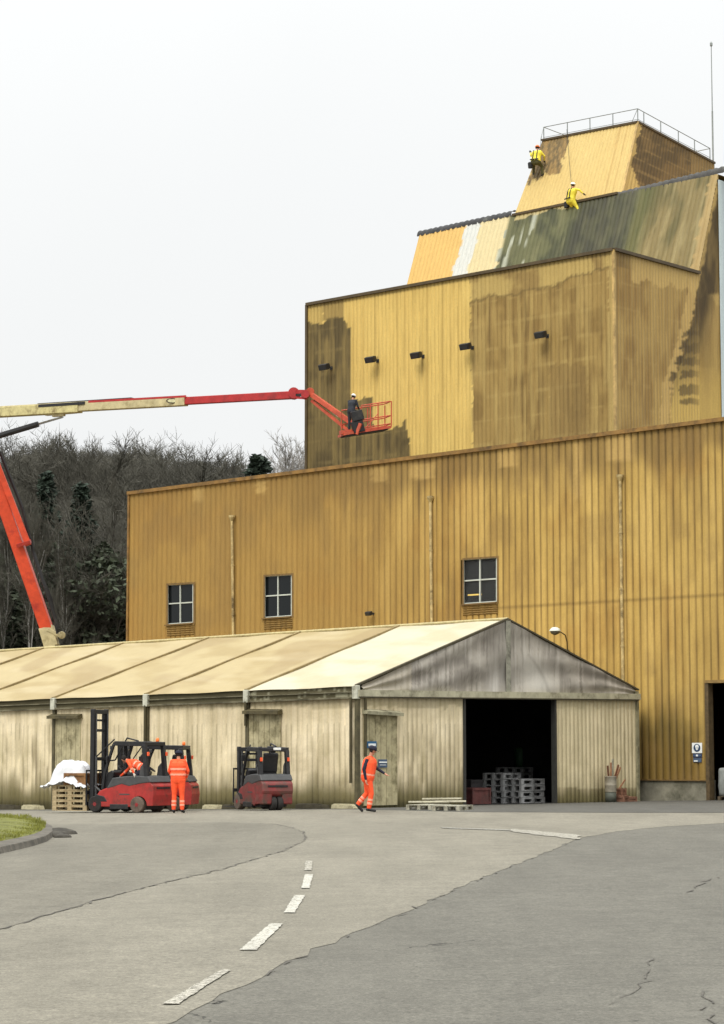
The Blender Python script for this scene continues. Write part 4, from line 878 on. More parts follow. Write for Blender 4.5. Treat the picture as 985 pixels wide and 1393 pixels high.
# ------------------------------------------------------------------ pallets, timber, boxes
M_WOOD = mat('pallet_wood', W(196, 170, 130), .85, var=.3, scale=7, dirt=W(140, 108, 70), dirtamt=.5)
M_WOODG = mat('grey_weathered_wood', W(178, 170, 152), .85, var=.3, scale=7, dirt=W(110, 98, 80))
M_PLAST = mat('white_plastic', (.40, .40, .39), .5, var=.4, scale=2.5, dirt=(.09, .09, .085), dirtamt=.6)
def pallet(P, rz, label, group, m, first={}, w=1.2, d=.8):
    key = m.name
    if key not in first:
        t = empty('pallet', (0, 0, 0), label, 'pallet', group)
        top = MB(); 
        for i in range(7): top.box((0, -d / 2 + .05 + i * (d - .1) / 6, .133), (w, .09, .022))
        top.build('deck', m, t)
        bl = MB()
        for y in (-d / 2 + .05, 0, d / 2 - .05):
            for x in (-w / 2 + .07, 0, w / 2 - .07): bl.box((x, y, .062), (.14, .10, .078))
            bl.box((0, y, .111), (w, .098, .02)) ; bl.box((0, y, .012), (w, .1, .022))
        bl.build('blocks', m, t); first[key] = t; o = t
    else: o = copy_tree(first[key])
    o.location = P; o.rotation_euler = (0, 0, rz); o['label'] = label; o['group'] = group; return o
gaz = math.atan2(DR.y, DR.x)
ordn = ['bottom', 'second', 'third', 'fourth', 'fifth', 'sixth', 'seventh']
# white plastic pallets inside the doorway
def ins_at(px, s): # point inside the tent at pixel column, s metres behind the gable
    lo, hi = 0, GW
    for _ in range(30):
        mid = (lo + hi) / 2; q = tp(s, mid, 0); x = CX + F * q.x / (q.y * cT - 1.7 * sT)
        if x < px: lo = mid
        else: hi = mid
    return tp(s, lo, tg(s, lo) + .03)
for (px, s_, n_, nm, rz) in ((683, 1.9, 5, 'left', .12), (713, 1.2, 4, 'near', -.1), (700, 4.0, 6, 'rear', .05)):
    P = ins_at(px, s_)
    for i in range(n_):
        pallet(P + Vector((random.uniform(-.02, .02), random.uniform(-.02, .02), i * .2)), gaz + rz, f'white plastic pallet, {ordn[i]} from the floor in the {nm} stack inside the tent doorway' if i else f'bottom white plastic pallet of the {nm} stack inside the tent doorway', 'white pallets stacked inside the tent', M_PLAST).scale = (.95, 1, 1.33)
def box_thing(name, P, size, rz, m, label, cat, planks=True, group=None):
    t = empty(name, P, label, cat, group, rz); b = MB(); sx, sy, sz = size
    b.box((0, 0, sz / 2), (sx * .96, sy * .96, sz)); b.build('sides', m, t, bevel=.01)
    f = MB()
    for x in (-sx / 2, sx / 2):
        for y in (-sy / 2, sy / 2): f.box((x, y, sz / 2), (.06, .06, sz * 1.01))
    for z in (.04, sz - .04):
        f.box((0, -sy / 2 - .005, z), (sx, .03, .07)); f.box((0, sy / 2 + .005, z), (sx, .03, .07)); f.box((-sx / 2 - .005, 0, z), (.03, sy, .07)); f.box((sx / 2 + .005, 0, z), (.03, sy, .07))
    f.build('battens', m, t); return t
M_RED = mat('faded_red_crate', (.13, .045, .04), .7, var=.35, scale=5, dirt=(.06, .04, .035))
box_thing('crate', ins_at(643, 1.2), (.9, .7, .52), gaz, M_RED, 'dull red crate on the floor just inside the left side of the tent doorway', 'crate')
p_ = ins_at(641, 2.6); box_thing('crate', p_, (1.0, .8, .78), gaz, mat('dark_crate', (.05, .045, .045), .7, var=.3), 'dark grey crate behind the red one inside the tent doorway', 'crate')
p_ = ins_at(736, 5.0)
gc = MB(); gc.lathe([(.02, 0), (.2, 0), (.22, .9), (.18, .95), (.05, 1.0)], (0, 0, 0), n=14); t = empty('gas_bottle', p_, 'green drum on a stand at the right inside the tent doorway', 'drum')
t.location.z += .95; gc.build('shell', mat('dull_green', (.03, .09, .035), .5), t, smooth=True); gq = MB(); [gq.box((x, y, -.47), (.05, .05, .96)) for x in (-.2, .2) for y in (-.2, .2)]; gq.box((0, 0, -.01), (.5, .5, .03)); gq.build('stand', M_BLACK, t)
t.name = 'drum'
# pallets and boards lying on the yard by the tent front
ft = lambda px, py: gp(px, py)
pz = ft(616, 1102.5); pallet(pz, gaz + .35, 'grey wooden pallet on the ground at the right end of the flat timber pile', 'wooden pallets lying by the tent front', M_WOODG)
pz2 = ft(583, 1101.2); pallet(pz2, gaz + .2, 'grey wooden pallet under loose boards in the middle of the flat timber pile', 'wooden pallets lying by the tent front', M_WOODG)
for i, (x0, x1, y0, y1, z, lb) in enumerate(((540, 588, 1097, 1096, .05, 'long grey board on the ground at the left end of the flat timber pile'), (553, 590, 1096.5, 1095.5, .14, 'short pale board resting on the left part of the flat timber pile'), (575, 628, 1098, 1097.5, .22, 'topmost pale board across the flat timber pile'), (592, 634, 1100, 1099.5, .17, 'pale board along the near edge on top of the flat timber pile'), (556, 612, 1100.5, 1100, .17, 'near long board lying against the middle pallet'))):
    a, b = ft(x0, y0), ft(x1, y1); tk = MB(); tk.beam(a + Vector((0, 0, z + (.03 if i > 1 else 0))), b + Vector((0, 0, z + .03)), .16, .045, up=(0, 0, 1)); tag(tk.build('board', mat('pale_board', W(212, 200, 176), .8, var=.2, scale=6, dirt=W(150, 136, 110)), bevel=.004), lb, 'board', 'boards on the flat timber pile')
# dark blocks along the foot of the long wall
M_SLAB = mat('dark_slab', W(74, 66, 50), .9, var=.4, scale=5, bump=.3); M_SLABL = mat('pale_topped_slab', W(196, 182, 148), .85, var=.3, scale=6, dirt=W(120, 106, 82))
for (px, ln, hgt_, m_, lb) in ((10, 1.1, .14, M_SLAB, 'dark block at the far left foot of the tent wall'), (45, .85, .13, M_SLABL, 'pale topped slab at the foot of the tent wall left of the timber load'), (83, .6, .12, M_SLAB, 'dark block at the tent foot just left of the wrapped load'), (292, .8, .11, M_SLABL, 'pale topped slab at the tent foot between the forklifts'),
                                (312, .4, .12, M_SLAB, 'dark block left of the small forklift'), (425, 1.2, .13, M_SLAB, 'long dark block at the tent foot right of the small forklift'), (470, .9, .12, M_SLABL, 'pale topped slab at the tent foot behind the walking person')):
    s_ = 0.0
    lo, hi = -1, TL
    for _ in range(30):
        mid = (lo + hi) / 2; q = tp(mid, -.35, 0); x = CX + F * q.x / (q.y * cT - 1.7 * sT)
        if x > px: lo = mid
        else: hi = mid
    p = tp(lo, -.35, tg(lo, -.35)); mb = MB(); pr_ = [(-ln / 2, 0), (ln / 2, 0), (ln / 2 - .03, hgt_), (-ln / 2 + .05, hgt_)]
    mb.prism(pr_, -.15, .15); mb.box((ln * .1, -.02, hgt_ + .012), (ln * .7, .24, .022))
    o = mb.build('kerb_block', m_, bevel=.012); o.location = p; o.rotation_euler = (0, 0, math.atan2(DL.y, DL.x) + random.uniform(-.05, .05)); tag(o, lb, 'block', 'blocks along the foot of the tent wall')
# barrel with offcuts, rusty boxes
bp = tp(-.55, GW - 1.75, tg(0, GW - 1.7)); lo, hi = 10.0, GW
for _ in range(30):
    mid = (lo + hi) / 2; q = tp(-.55, mid, 0); x = CX + F * q.x / (q.y * cT - 1.7 * sT)
    if x < 831: lo = mid
    else: hi = mid
bp = tp(-.55, lo, tg(-.55, lo)); br = empty('barrel', bp, 'grey barrel with dark lower half filled with timber offcuts by the tent front', 'barrel')
b = MB(); b.lathe([(.01, .34), (.192, .34), (.196, .36), (.20, .56), (.205, .57), (.20, .58), (.20, .84), (.21, .855), (.205, .87), (.18, .865), (.175, .5), (.01, .5)], n=20); b.build('upper_drum', mat('barrel_grey', W(158, 146, 130), .6, var=.2, scale=6, dirt=W(110, 92, 74)), br, smooth=True)
b = MB(); b.lathe([(.01, 0), (.19, 0), (.19, .33), (.01, .338)], n=20); b.build('lower_drum', mat('barrel_dark', W(84, 86, 76), .7, var=.3, scale=6, dirt=W(56, 54, 44)), br, smooth=True)
M_OFF = mat('reddish_offcut', W(184, 128, 92), .8, var=.3, scale=8)
for i, (dx, dy, ex, ez, m_, lb) in enumerate(((-.08, 0, -.16, 1.22, mat('brown_offcut', W(120, 70, 44), .8, var=.3), 'dark brown board leaning out of the barrel to the left'), (0, .05, .04, 1.32, M_OFF, 'reddish board standing upright in the barrel'), (.06, 0, .58, 1.16, M_OFF, 'long board leaning out of the barrel to the right'), (.03, -.05, .46, 1.24, mat('brown_offcut', (0, 0, 0)), 'second board leaning right out of the barrel'), (.1, .02, .14, 1.44, M_WOODG, 'pale stick standing highest in the barrel'))):
    mb = MB(); tx = DR; mb.beam(bp + tx * dx + Vector((0, dy, .45)), bp + tx * ex + Vector((0, dy, ez)), .07, .03, up=-DL); tag(mb.build('board', m_), lb, 'board', 'offcuts in the barrel')
for (t_, sz, lb, a_) in ((.55, (.34, .3, .22), 'rusty box right beside the barrel', .2), (.98, (.36, .3, .18), 'low rusty box at the tent corner', -.2), (.75, (.26, .22, .46), 'tall rust brown box standing behind the low rusty boxes', .1)):
    pp = bp + DR * t_ + (DL * (.12 if sz[2] > .4 else -.06)); pp.z = ground_z(pp.x, pp.y); box_thing('box', pp, sz, gaz + a_, mat('rusty_box', W(142, 96, 74), .8, var=.35, scale=6, dirt=W(98, 66, 50)), lb, 'box', group='rusty boxes by the barrel')
bb = MB(); a = bp + DR * .5; bb.beam(a + DL * .2 + Vector((0, 0, .2)), a + DL * .1 + DR * .5 + Vector((0, 0, .75)), .06, .02, up=-DL); tag(bb.build('board', M_OFF), 'short reddish board leaning over the rusty boxes', 'board')
# bulk bag on a pallet in the hall doorway
hp = wl(doorL - .75, 0) + DR * .5; hp.z = ground_z(hp.x, hp.y) + .0
pallet(hp, gaz, 'dark wooden pallet under the bulk bag in the hall doorway', 'pallets in the hall doorway', mat('dark_pallet_wood', W(96, 80, 62), .9, var=.3))
bgm = bmesh.new(); bmesh.ops.create_cube(bgm, size=1); bmesh.ops.subdivide_edges(bgm, edges=bgm.edges[:], cuts=7, use_grid_fill=True)
for v in bgm.verts:
    n_ = v.co.normalized(); v.co = v.co.lerp(n_ * .62, .35); v.co += n_ * .05 * (vnoise(np.array([v.co.x * 5 + 9]), np.array([v.co.z * 6 + v.co.y * 4]), 3)[0] - .5)
    if v.co.z > .3: v.co.z += .06 * math.sin(v.co.x * 14) * math.cos(v.co.y * 11)
me = bpy.data.meshes.new('bulk_bag'); bgm.to_mesh(me); bgm.free(); me.materials.append(mat('bag_fabric', W(150, 150, 148), .8, var=.15, scale=5, bump=.5))
for p in me.polygons: p.use_smooth = True
bo = bpy.data.objects.new('bulk_bag', me); link(bo); bo.location = hp + Vector((0, 0, .62)); bo.scale = (1.0, .95, 1.0); bo.rotation_euler = (0, 0, gaz); tag(bo, 'pale grey bulk bag on a pallet inside the hall doorway', 'bag')

# ------------------------------------------------------------------ people
SKIN = mat('skin', S(196, 140, 112) * .8, .6, var=.08); NAVY = mat('navy_cloth', (.012, .013, .028), .85, var=.2); HIVIS = mat('orange_hi_vis', (.95, .105, .035), .75, var=.12, scale=14, spec=.2, bump=.3)
BOOT = mat('black_boot', (.012, .012, .012), .6); BAND = mat('reflective_band', (.85, .33, .22), .35, var=.1); YEL = mat('yellow_suit', (.72, .60, .05), .75, var=.15, scale=12, bump=.3); HAIR = mat('dark_hair', (.015, .012, .01), .9)
HELM = mat('white_helmet', (.78, .78, .76), .3, var=.05); DBLUE = mat('dark_work_clothes', (.02, .023, .03), .85, var=.25); GLOVE = mat('dark_glove', (.02, .02, .018), .8); PALEG = mat('pale_glove', (.55, .5, .42), .8)
OLIVE = mat('olive_cloth', (.07, .065, .02), .85, var=.2)
def capsule(mb, a, b, ra, rb, n=10):
    a = Vector(a); b = Vector(b); mb.ball(a, ra, n, 6); mb.ball(b, rb, n, 6); mb.tube(a, b, ra, rb, n)
def hand_caps(w_, d, side, curl=.35):
    """palm, four fingers, thumb from the wrist w_ pointing along d"""
    d = Vector(d).normalized(); s_ = Vector(side); s_ = (s_ - d * s_.dot(d)).normalized(); nrm_ = d.cross(s_)
    out = [(w_, w_ + d * .085 + s_ * .02, .026, .022), (w_ + d * .02, w_ + d * .085 - s_ * .022, .024, .02), (w_, w_ + d * .08, .026, .024)]
    for k, (o_, L_) in enumerate(((-.033, .062), (-.011, .075), (.012, .070), (.033, .055))):
        b0 = w_ + d * .09 + s_ * o_; b1 = b0 + (d * math.cos(curl) + nrm_ * math.sin(curl)) * L_ * .55; b2 = b1 + (d * math.cos(curl * 2.3) + nrm_ * math.sin(curl * 2.3)) * L_ * .5
        out += [(b0, b1, .0095, .009), (b1, b2, .009, .0075)]
    t0 = w_ + d * .03 - s_ * .025; t1 = t0 + (d * .7 - s_ * .7) * .04; t2 = t1 + (d * .9 - s_ * .3) * .032
    return out + [(t0, t1, .012, .0105), (t1, t2, .0105, .009)]
def person(name, label, loc, rz, J, mats, scale=1.0, tilt=None, cap=None, vest=None, backpack=False, girth=1.0, hood_=None):
    """J: joints in metres (x forward, y left, z up); mats: top, legs, boot, hand, bands"""
    root = empty(name, loc, label, 'person', rz=rz); root.scale = (scale,) * 3
    if tilt: root.rotation_euler = (tilt[0], tilt[1], rz)
    J = {k: Vector(v) for k, v in J.items()}; C = []; g_ = girth
    def c(a, b, ra, rb, t): C.append((Vector(a), Vector(b), ra, rb, t))
    pel, che, nec, hea = J['pelvis'], J['chest'], J['neck'], J['head']
    lat = (J['shL'] - J['shR']).normalized(); hl_ = (J['hipL'] - J['hipR']).normalized()
    for sg in (-1, 1):
        c(pel + hl_ * .065 * sg, pel.lerp(che, .5) + (hl_ + lat) * .5 * .06 * sg, .115 * g_, .105 * g_, 'top'); c(pel.lerp(che, .5) + lat * .06 * sg, che + lat * .075 * sg, .105 * g_, .118 * g_, 'top')
        c(pel + hl_ * .07 * sg - (che - pel).normalized() * .06, pel + hl_ * .06 * sg, .11 * g_, .11 * g_, 'legs')
    c(che, nec - (nec - che) * .1, .11, .06, 'top')
    c(J['shL'], J['shR'], .062, .062, 'top'); c(che + lat * .1, J['shL'], .085, .06, 'top'); c(che - lat * .1, J['shR'], .085, .06, 'top')
    c(nec, nec.lerp(hea, .5), .052, .05, 'skin')
    up = (hea - nec).normalized(); fw = Vector(J.get('face', (1, 0, 0))); fw = (fw - up * fw.dot(up)).normalized(); sd_ = up.cross(fw)
    c(hea + up * .035 - fw * .015, hea + up * .01 + fw * .01, .088, .078, 'head'); c(hea + up * .0, hea - up * .065 + fw * .03, .07, .042, 'head'); c(hea - up * .06 + fw * .055, hea - up * .075 + fw * .058, .028, .022, 'head')
    c(hea + fw * .085 + up * .01, hea + fw * .108 - up * .018, .011, .015, 'head')
    for sg in (-1, 1): c(hea + sd_ * .078 * sg - up * .005, hea + sd_ * .084 * sg - up * .03 - fw * .005, .018, .012, 'head')
    for s_ in 'LR':
        sh, el, wr = J['sh' + s_], J['el' + s_], J['wr' + s_]; at_ = 'top' if mats.get('sleeve') is None else 'sleeve'
        c(sh, el, .060, .046, at_); c(el, wr, .046, .034, at_)
        for a, b, ra, rb in hand_caps(wr + (wr - el).normalized() * .015, (wr - el), lat if abs((wr - el).normalized().dot(lat)) < .8 else up): c(a, b, ra, rb, 'hand')
        hp_, kn, an, to = J['hip' + s_], J['kn' + s_], J['an' + s_], J['to' + s_]
        c(hp_, kn, .098 * g_, .068, 'legs'); c(kn, an + (kn - an) * .1, .070, .060, 'legs'); c(an + (kn - an) * .18, an, .055, .048, 'boot'); c(an - Vector((0, 0, .02)), to, .045, .038, 'boot'); c(an - (to - an).normalized() * .045 - Vector((0, 0, .035)), to - Vector((0, 0, .002)), .038, .034, 'boot')
        if mats.get('bands'):
            for f in (.42, .66): m_ = kn.lerp(an, f); dd = (an - kn).normalized() * .022; c(m_ - dd, m_ + dd, .073, .073, 'band')
            if at_ == 'top': m_ = el.lerp(wr, .45); dd = (wr - el).normalized() * .02; c(m_ - dd, m_ + dd, .048, .046, 'band')
    if mats.get('bands'):
        ax = (che - pel).normalized()
        for f in (.28, .72):
            for sg in (-1, 1): m_ = pel.lerp(che, f) + lat * .07 * sg; c(m_ - ax * .02, m_ + ax * .02, .119 * g_, .119 * g_, 'band')
    mb = MB()
    for a, b, ra, rb, t in C: capsule(mb, a, b, ra, rb)
    me = bpy.data.meshes.new(name + '_body'); me.from_pydata([tuple(v) for v in mb.v], [], mb.f); me.update()
    tmp = bpy.data.objects.new('tmp', me); link(tmp); r = tmp.modifiers.new('r', 'REMESH'); r.mode = 'VOXEL'; r.voxel_size = .0085
    s = tmp.modifiers.new('s', 'SMOOTH'); s.factor = .4; s.iterations = 2
    dg = bpy.context.evaluated_depsgraph_get(); nm = bpy.data.meshes.new_from_object(tmp.evaluated_get(dg)); bpy.data.objects.remove(tmp)
    nm.name = 'body'; nm.materials.clear()
    order = ['top', 'legs', 'boot', 'hand', 'skin', 'band', 'sleeve', 'head', 'hair']
    ml = {'top': mats['top'], 'legs': mats['legs'], 'boot': mats.get('boot', BOOT), 'hand': mats.get('hand', SKIN), 'skin': SKIN, 'band': BAND, 'sleeve': mats.get('sleeve', mats['top']), 'head': SKIN, 'hair': HAIR}
    for k in order: nm.materials.append(ml[k])
    nf = len(nm.polygons); cen = np.zeros(nf * 3, np.float32); nm.polygons.foreach_get('center', cen); cen = cen.reshape(-1, 3)
    best = np.full(nf, 9e9); idx = np.zeros(nf, np.int32)
    for a, b, ra, rb, t in C:
        a_, b_ = np.array(a), np.array(b); d = b_ - a_; L2 = max(d.dot(d), 1e-9); tt = np.clip(((cen - a_) @ d) / L2, 0, 1); ds = np.linalg.norm(cen - (a_ + tt[:, None] * d), axis=1) - (ra + (rb - ra) * tt)
        if t == 'band': 
            par = ((cen - a_) @ d) / L2; ds = np.where((par > -.15) & (par < 1.15), ds - .004, 9)
        u_ = ds < best; best[u_] = ds[u_]; idx[u_] = order.index(t)
    hc = cen - np.array(hea); hr_ = (idx == order.index('head')) & ((hc @ np.array(fw) < .02) | (hc @ np.array(up) > .07)) & (hc @ np.array(up) > -.055); idx[hr_] = order.index('hair')
    nm.polygons.foreach_set('material_index', idx); nm.polygons.foreach_set('use_smooth', np.ones(nf, bool)); nm.update()
    body = bpy.data.objects.new('body', nm); link(body); body.parent = root
    ey = MB()
    for sg in (-1, 1): ey.ball(hea + fw * .083 + sd_ * .03 * sg + up * .012, .011, 8, 6)
    ey.build('eyes', mat('eye', (.05, .03, .02), .2), root); 
    if cap:
        hm = MB(); rings = []
        for r_, h_ in ((.100, .02), (.104, .05), (.095, .09), (.07, .12), (.02, .132)): rings.append([hea + up * h_ + fw * (r_ * 1.12 * math.cos(t) - .005) + sd_ * (r_ * .98 * math.sin(t)) for t in [2 * math.pi * i / 18 for i in range(18)]])
        hm.loft(rings)
        if cap[1] == 'cap':
            hm.loft([[hea + up * .035 + fw * .08 + sd_ * y for y in (-.06, -.03, .03, .06)] + [hea + up * .045 + fw * .08 + sd_ * y for y in (.06, .03, -.03, -.06)], [hea + up * .02 + fw * .17 + sd_ * y for y in (-.04, -.02, .02, .04)] + [hea + up * .028 + fw * .17 + sd_ * y for y in (.04, .02, -.02, -.04)]])
        else:
            hm.loft([[hea + up * z_ + fw * (.128 * math.cos(t)) + sd_ * (.112 * math.sin(t)) for t in [2 * math.pi * i / 18 for i in range(18)]] for z_ in (.03, .042)])
        hm.build('cap' if cap[1] == 'cap' else ('helmet' if cap[1] == 'helmet' else 'woolly_hat'), cap[0], root, smooth=True)
    if vest:
        vb = MB()
        for sg in (-1, 1): capsule(vb, pel + hl_ * .07 * sg - (che - pel) * .12, che + lat * .075 * sg, .135 * g_, .134 * g_); capsule(vb, che + lat * .08 * sg, che.lerp(nec, .55) + lat * .09 * sg, .135, .08)
        vme = bpy.data.meshes.new('v'); vme.from_pydata([tuple(v) for v in vb.v], [], vb.f); tmp = bpy.data.objects.new('tmp', vme); link(tmp); r = tmp.modifiers.new('r', 'REMESH'); r.mode = 'VOXEL'; r.voxel_size = .014; s = tmp.modifiers.new('s', 'SMOOTH'); s.iterations = 2
        dg = bpy.context.evaluated_depsgraph_get(); vm2 = bpy.data.meshes.new_from_object(tmp.evaluated_get(dg)); bpy.data.objects.remove(tmp); vm2.materials.clear(); vm2.materials.append(vest); vm2.materials.append(BAND)
        nf = len(vm2.polygons); cen = np.zeros(nf * 3, np.float32); vm2.polygons.foreach_get('center', cen); cen = cen.reshape(-1, 3); ax = (che - pel); f = ((cen - np.array(pel)) @ np.array(ax)) / ax.dot(ax)
        latv = np.abs((cen - np.array(pel)) @ np.array(lat)); fd = (cen - np.array(pel)) @ np.array(J.get('face', (1, 0, 0)))
        bi = ((np.abs(f - .12) < .06) | ((f > .12) & (np.abs(latv - .1) < .022) & False)).astype(np.int32); vm2.polygons.foreach_set('material_index', bi); vm2.polygons.foreach_set('use_smooth', np.ones(nf, bool))
        vo = bpy.data.objects.new('vest', vm2); link(vo); vo.parent = root
    return root
STAND = dict(pelvis=(0, 0, .98), chest=(0, 0, 1.32), neck=(0, 0, 1.50), head=(.015, 0, 1.66), shL=(0, .175, 1.44), shR=(0, -.175, 1.44), elL=(-.02, .25, 1.16), elR=(-.02, -.25, 1.16), wrL=(.06, .25, .92), wrR=(.06, -.25, .92),
             hipL=(0, .09, .92), hipR=(0, -.09, .92), knL=(.02, .11, .50), knR=(.02, -.11, .50), anL=(0, .12, .09), anR=(0, -.12, .09), toL=(.15, .14, .04), toR=(.15, -.14, .04))
def pose(**k): d = dict(STAND); d.update(k); return d
# walking right: near (camera) side is the person's right
PW = gp(500.5, 1105.2)
person('person', 'person in orange vest and trousers with navy sleeves walking right past the tent corner', PW, R(-4),
       pose(pelvis=(0, 0, .96), chest=(.05, 0, 1.30), neck=(.07, 0, 1.475), head=(.12, 0, 1.63), shL=(.08, .17, 1.42), shR=(.01, -.18, 1.41), elR=(-.09, -.25, 1.14), wrR=(-.04, -.25, .88), elL=(.20, .24, 1.17), wrL=(.42, .20, 1.03),
            hipR=(0, -.09, .90), hipL=(0, .09, .90), knR=(.10, -.10, .50), anR=(.03, -.10, .10), toR=(.19, -.11, .05), knL=(-.03, .10, .50), anL=(-.28, .10, .20), toL=(-.16, .10, .045)),
       dict(top=HIVIS, legs=HIVIS, sleeve=NAVY, bands=True), 1.03, cap=(NAVY, 'cap'), vest=HIVIS, girth=1.32)
PS = gp(242, 1106.3); PS.y -= .0
person('person', 'person in orange jacket and trousers standing with back to camera beside the red forklifts', PS, R(83), pose(elL=(.05, .27, 1.17), elR=(.05, -.27, 1.17), wrL=(.20, .20, 1.0), wrR=(.20, -.20, 1.0), head=(.05, 0, 1.62), neck=(.02, 0, 1.49)),
       dict(top=HIVIS, legs=HIVIS, bands=True), 1.0, cap=(NAVY, 'woolly_hat'), girth=1.3)

# ------------------------------------------------------------------ forklifts
M_FRED = mat('red_truck_paint', (.34, .026, .022), .45, var=.25, scale=4, dirt=(.10, .03, .022), dirtamt=.45)
M_FRED2 = mat('scuffed_red_paint', (.20, .028, .027), .6, var=.3, scale=4, dirt=(.075, .048, .036), dirtamt=.8)
M_FBLK = mat('black_truck_steel', (.014, .014, .015), .5, var=.3, scale=5, dirt=(.035, .032, .028), dirtamt=.35)
M_GREYP = mat('dark_grey_plastic', (.055, .056, .056), .6, var=.2)
M_TYRE = mat('dusty_tyre', (.11, .085, .065), .95, var=.35, scale=6, bump=.4); M_TYREB = mat('black_tyre', (.02, .018, .016), .9, var=.3); M_HUB = mat('red_hub', (.22, .02, .02), .6, var=.3, scale=6)
M_CHR = mat('steel_rod', (.5, .5, .5), .25, .9, var=.05); M_BEAC = mat('orange_beacon', (.9, .15, .02), .3)
def wheel(parent, x, y, r, wd, tyre, hub):
    t = MB(); sgn = 1 if y > 0 else -1
    t.lathe([(r * .55, -wd / 2), (r * .9, -wd / 2), (r, -wd / 2 + .03), (r, wd / 2 - .03), (r * .9, wd / 2), (r * .55, wd / 2)], (x, y, r), axis='Y', n=24); o = t.build('wheel', tyre, parent, smooth=False)
    h = MB(); h.lathe([(.02, -wd / 2 + .02), (r * .54, -wd / 2 + .02), (r * .54, wd / 2 - .02), (.02, wd / 2 - .02)], (x, y, r), axis='Y', n=20); h.lathe([(.02, -wd / 2 - .005), (r * .24, -wd / 2 - .005), (r * .24, wd / 2 + .005), (.02, wd / 2 + .005)], (x, y, r), axis='Y', n=14)
    for k in range(6): a = k * math.pi / 3; h.tube((x + r * .38 * math.cos(a), y - wd / 2 + .0, r + r * .38 * math.sin(a)), (x + r * .38 * math.cos(a), y + wd / 2, r + r * .38 * math.sin(a)), .014, n=6)
    h.build('hub', hub, o)
def forklift(label, loc, rz, red, L=1.75, W_=1.12, H=2.02, mastH=2.95, rear_r=.21, mast=True, tw=False, tyre=None, seatmat=None, group='red forklifts by the tent', beacon=True, tail=False):
    t = empty('forklift', loc, label, 'forklift', group, rz); hw = W_ / 2; tyre = tyre or M_TYRE
    rt0 = -L * .5 + .20
    # chassis with swept skirt, front to the +x side
    xf, xr = L * .5, -L * .5
    prof = [(xf, .16), (xf - .02, .42), (xf - .18, .62), (xf - .42, .70), (xf - .60, .84), (xf - .70, .92), (-.28, .86), (-.42, .80), (-.42, .52)]
    na = 9; wx = -.30 - .02
    prof += [(wx + .02 + .28 * math.cos(a), .22 + .30 * math.sin(a)) for a in [math.pi * .5 - k * math.pi * .5 / 6 for k in range(7)]] if False else []
    prof += [(-.38, .16)]
    b = MB(); b.prism(prof, -hw, hw); b.build('chassis', red, t, bevel=.03, seg=3)
    cw = MB(); c_ = [(-.40, .30), (-.40, .84), (-.62, .90), (xr + .10, .88), (xr, .76), (xr - .03, .52), (xr + .02, .26), (xr + .22, .20), (-.9 + .30 if L > 2 else -.55, .20)]
    if not tail:
        arch_c, ar = (-.52 if L < 2 else -.62), rear_r + .06
        pr_ = [(-.40, .84), (-.62, .90), (xr + .10, .88), (xr, .76), (xr - .03, .50), (xr + .0, .20)] + [(arch_c - ar * math.cos(a), .20 + ar * 1.0 * math.sin(a)) for a in [k * math.pi / 8 for k in range(9)] if arch_c - ar * math.cos(a) > xr + .03] + [(-.22, .20)]
        cw.prism([p for p in pr_], -hw + .01, hw - .01)
    else:
        cw.prism([(-.40, .18), (-.40, .86), (-.62, .90), (xr + .10, .88), (xr, .78), (xr - .03, .56), (xr + .0, .46)], -hw + .01, hw - .01) 
        for s_ in (-1, 1): cw.prism([(-.40, .18), (-.40, .5), (xr, .5), (xr + .02, .18)], s_ * hw - s_ * .01, s_ * .16)
    cwo = cw.build('counterweight', red, t, bevel=.04, seg=3)
    gsl = MB(); gsl.box((xr - .025, 0, .70), (.02, W_ * .62, .05)); gsl.build('vent_slot', M_FBLK, cwo)
    sk = MB(); sk.box((.10, 0, .17), (L * .92 - .2, W_ * .80, .17)); sk.box((.14, 0, .17), (.62, W_ * 1.012, .15)); sk.prism([(xf - .02, .30), (xf - .05, .52), (xf - .34, .46), (xf - .46, .30)], -hw - .006, hw + .006); sk.build('skirt', M_FBLK, t, bevel=.02)
    dc_ = MB(); dc_.box((-.05, 0, .52), (.34, W_ + .012, .035)); dc_.build('side_stripe', M_GREYP, t)
    hd = MB(); hd.prism([(xf - .40, .66), (xf - .60, .98), (-.05, 1.03), (-.45, 1.05), (xr + .14, 1.03), (xr + .03, .86), (-.55, .82), (-.2, .74), (.05, .80)], -hw - .008, hw + .008); hd.prism([(rt0, 1.0), (rt0 + .30, 1.0), (rt0 + .26, 1.30), (rt0 + .10, 1.46), (rt0 + .04, 1.46)], -hw + .06, -hw + .12); hd.prism([(rt0, 1.0), (rt0 + .30, 1.0), (rt0 + .26, 1.30), (rt0 + .10, 1.46), (rt0 + .04, 1.46)], hw - .12, hw - .06); hd.build('hood', M_GREYP, t, bevel=.03)
    se = MB(); se.box((-.12, 0, 1.08), (.44, .46, .12)); se.prism([(-.36, 1.08), (-.28, 1.10), (-.34, 1.62), (-.40, 1.66), (-.46, 1.60)], -.23, .23); se.build('seat', seatmat or M_FBLK, t, bevel=.04)
    hz = MB(); hz.box((-.41, 0, 1.76), (.07, .24, .16)); hz.build('headrest', M_FBLK, t, bevel=.03)
    ds = MB(); ds.prism([(xf - .46, .66), (xf - .58, 1.14), (xf - .50, 1.20), (xf - .34, 1.12), (xf - .24, .66)], -hw + .12, hw - .12); ds.build('dashboard', M_FBLK, t, bevel=.03)
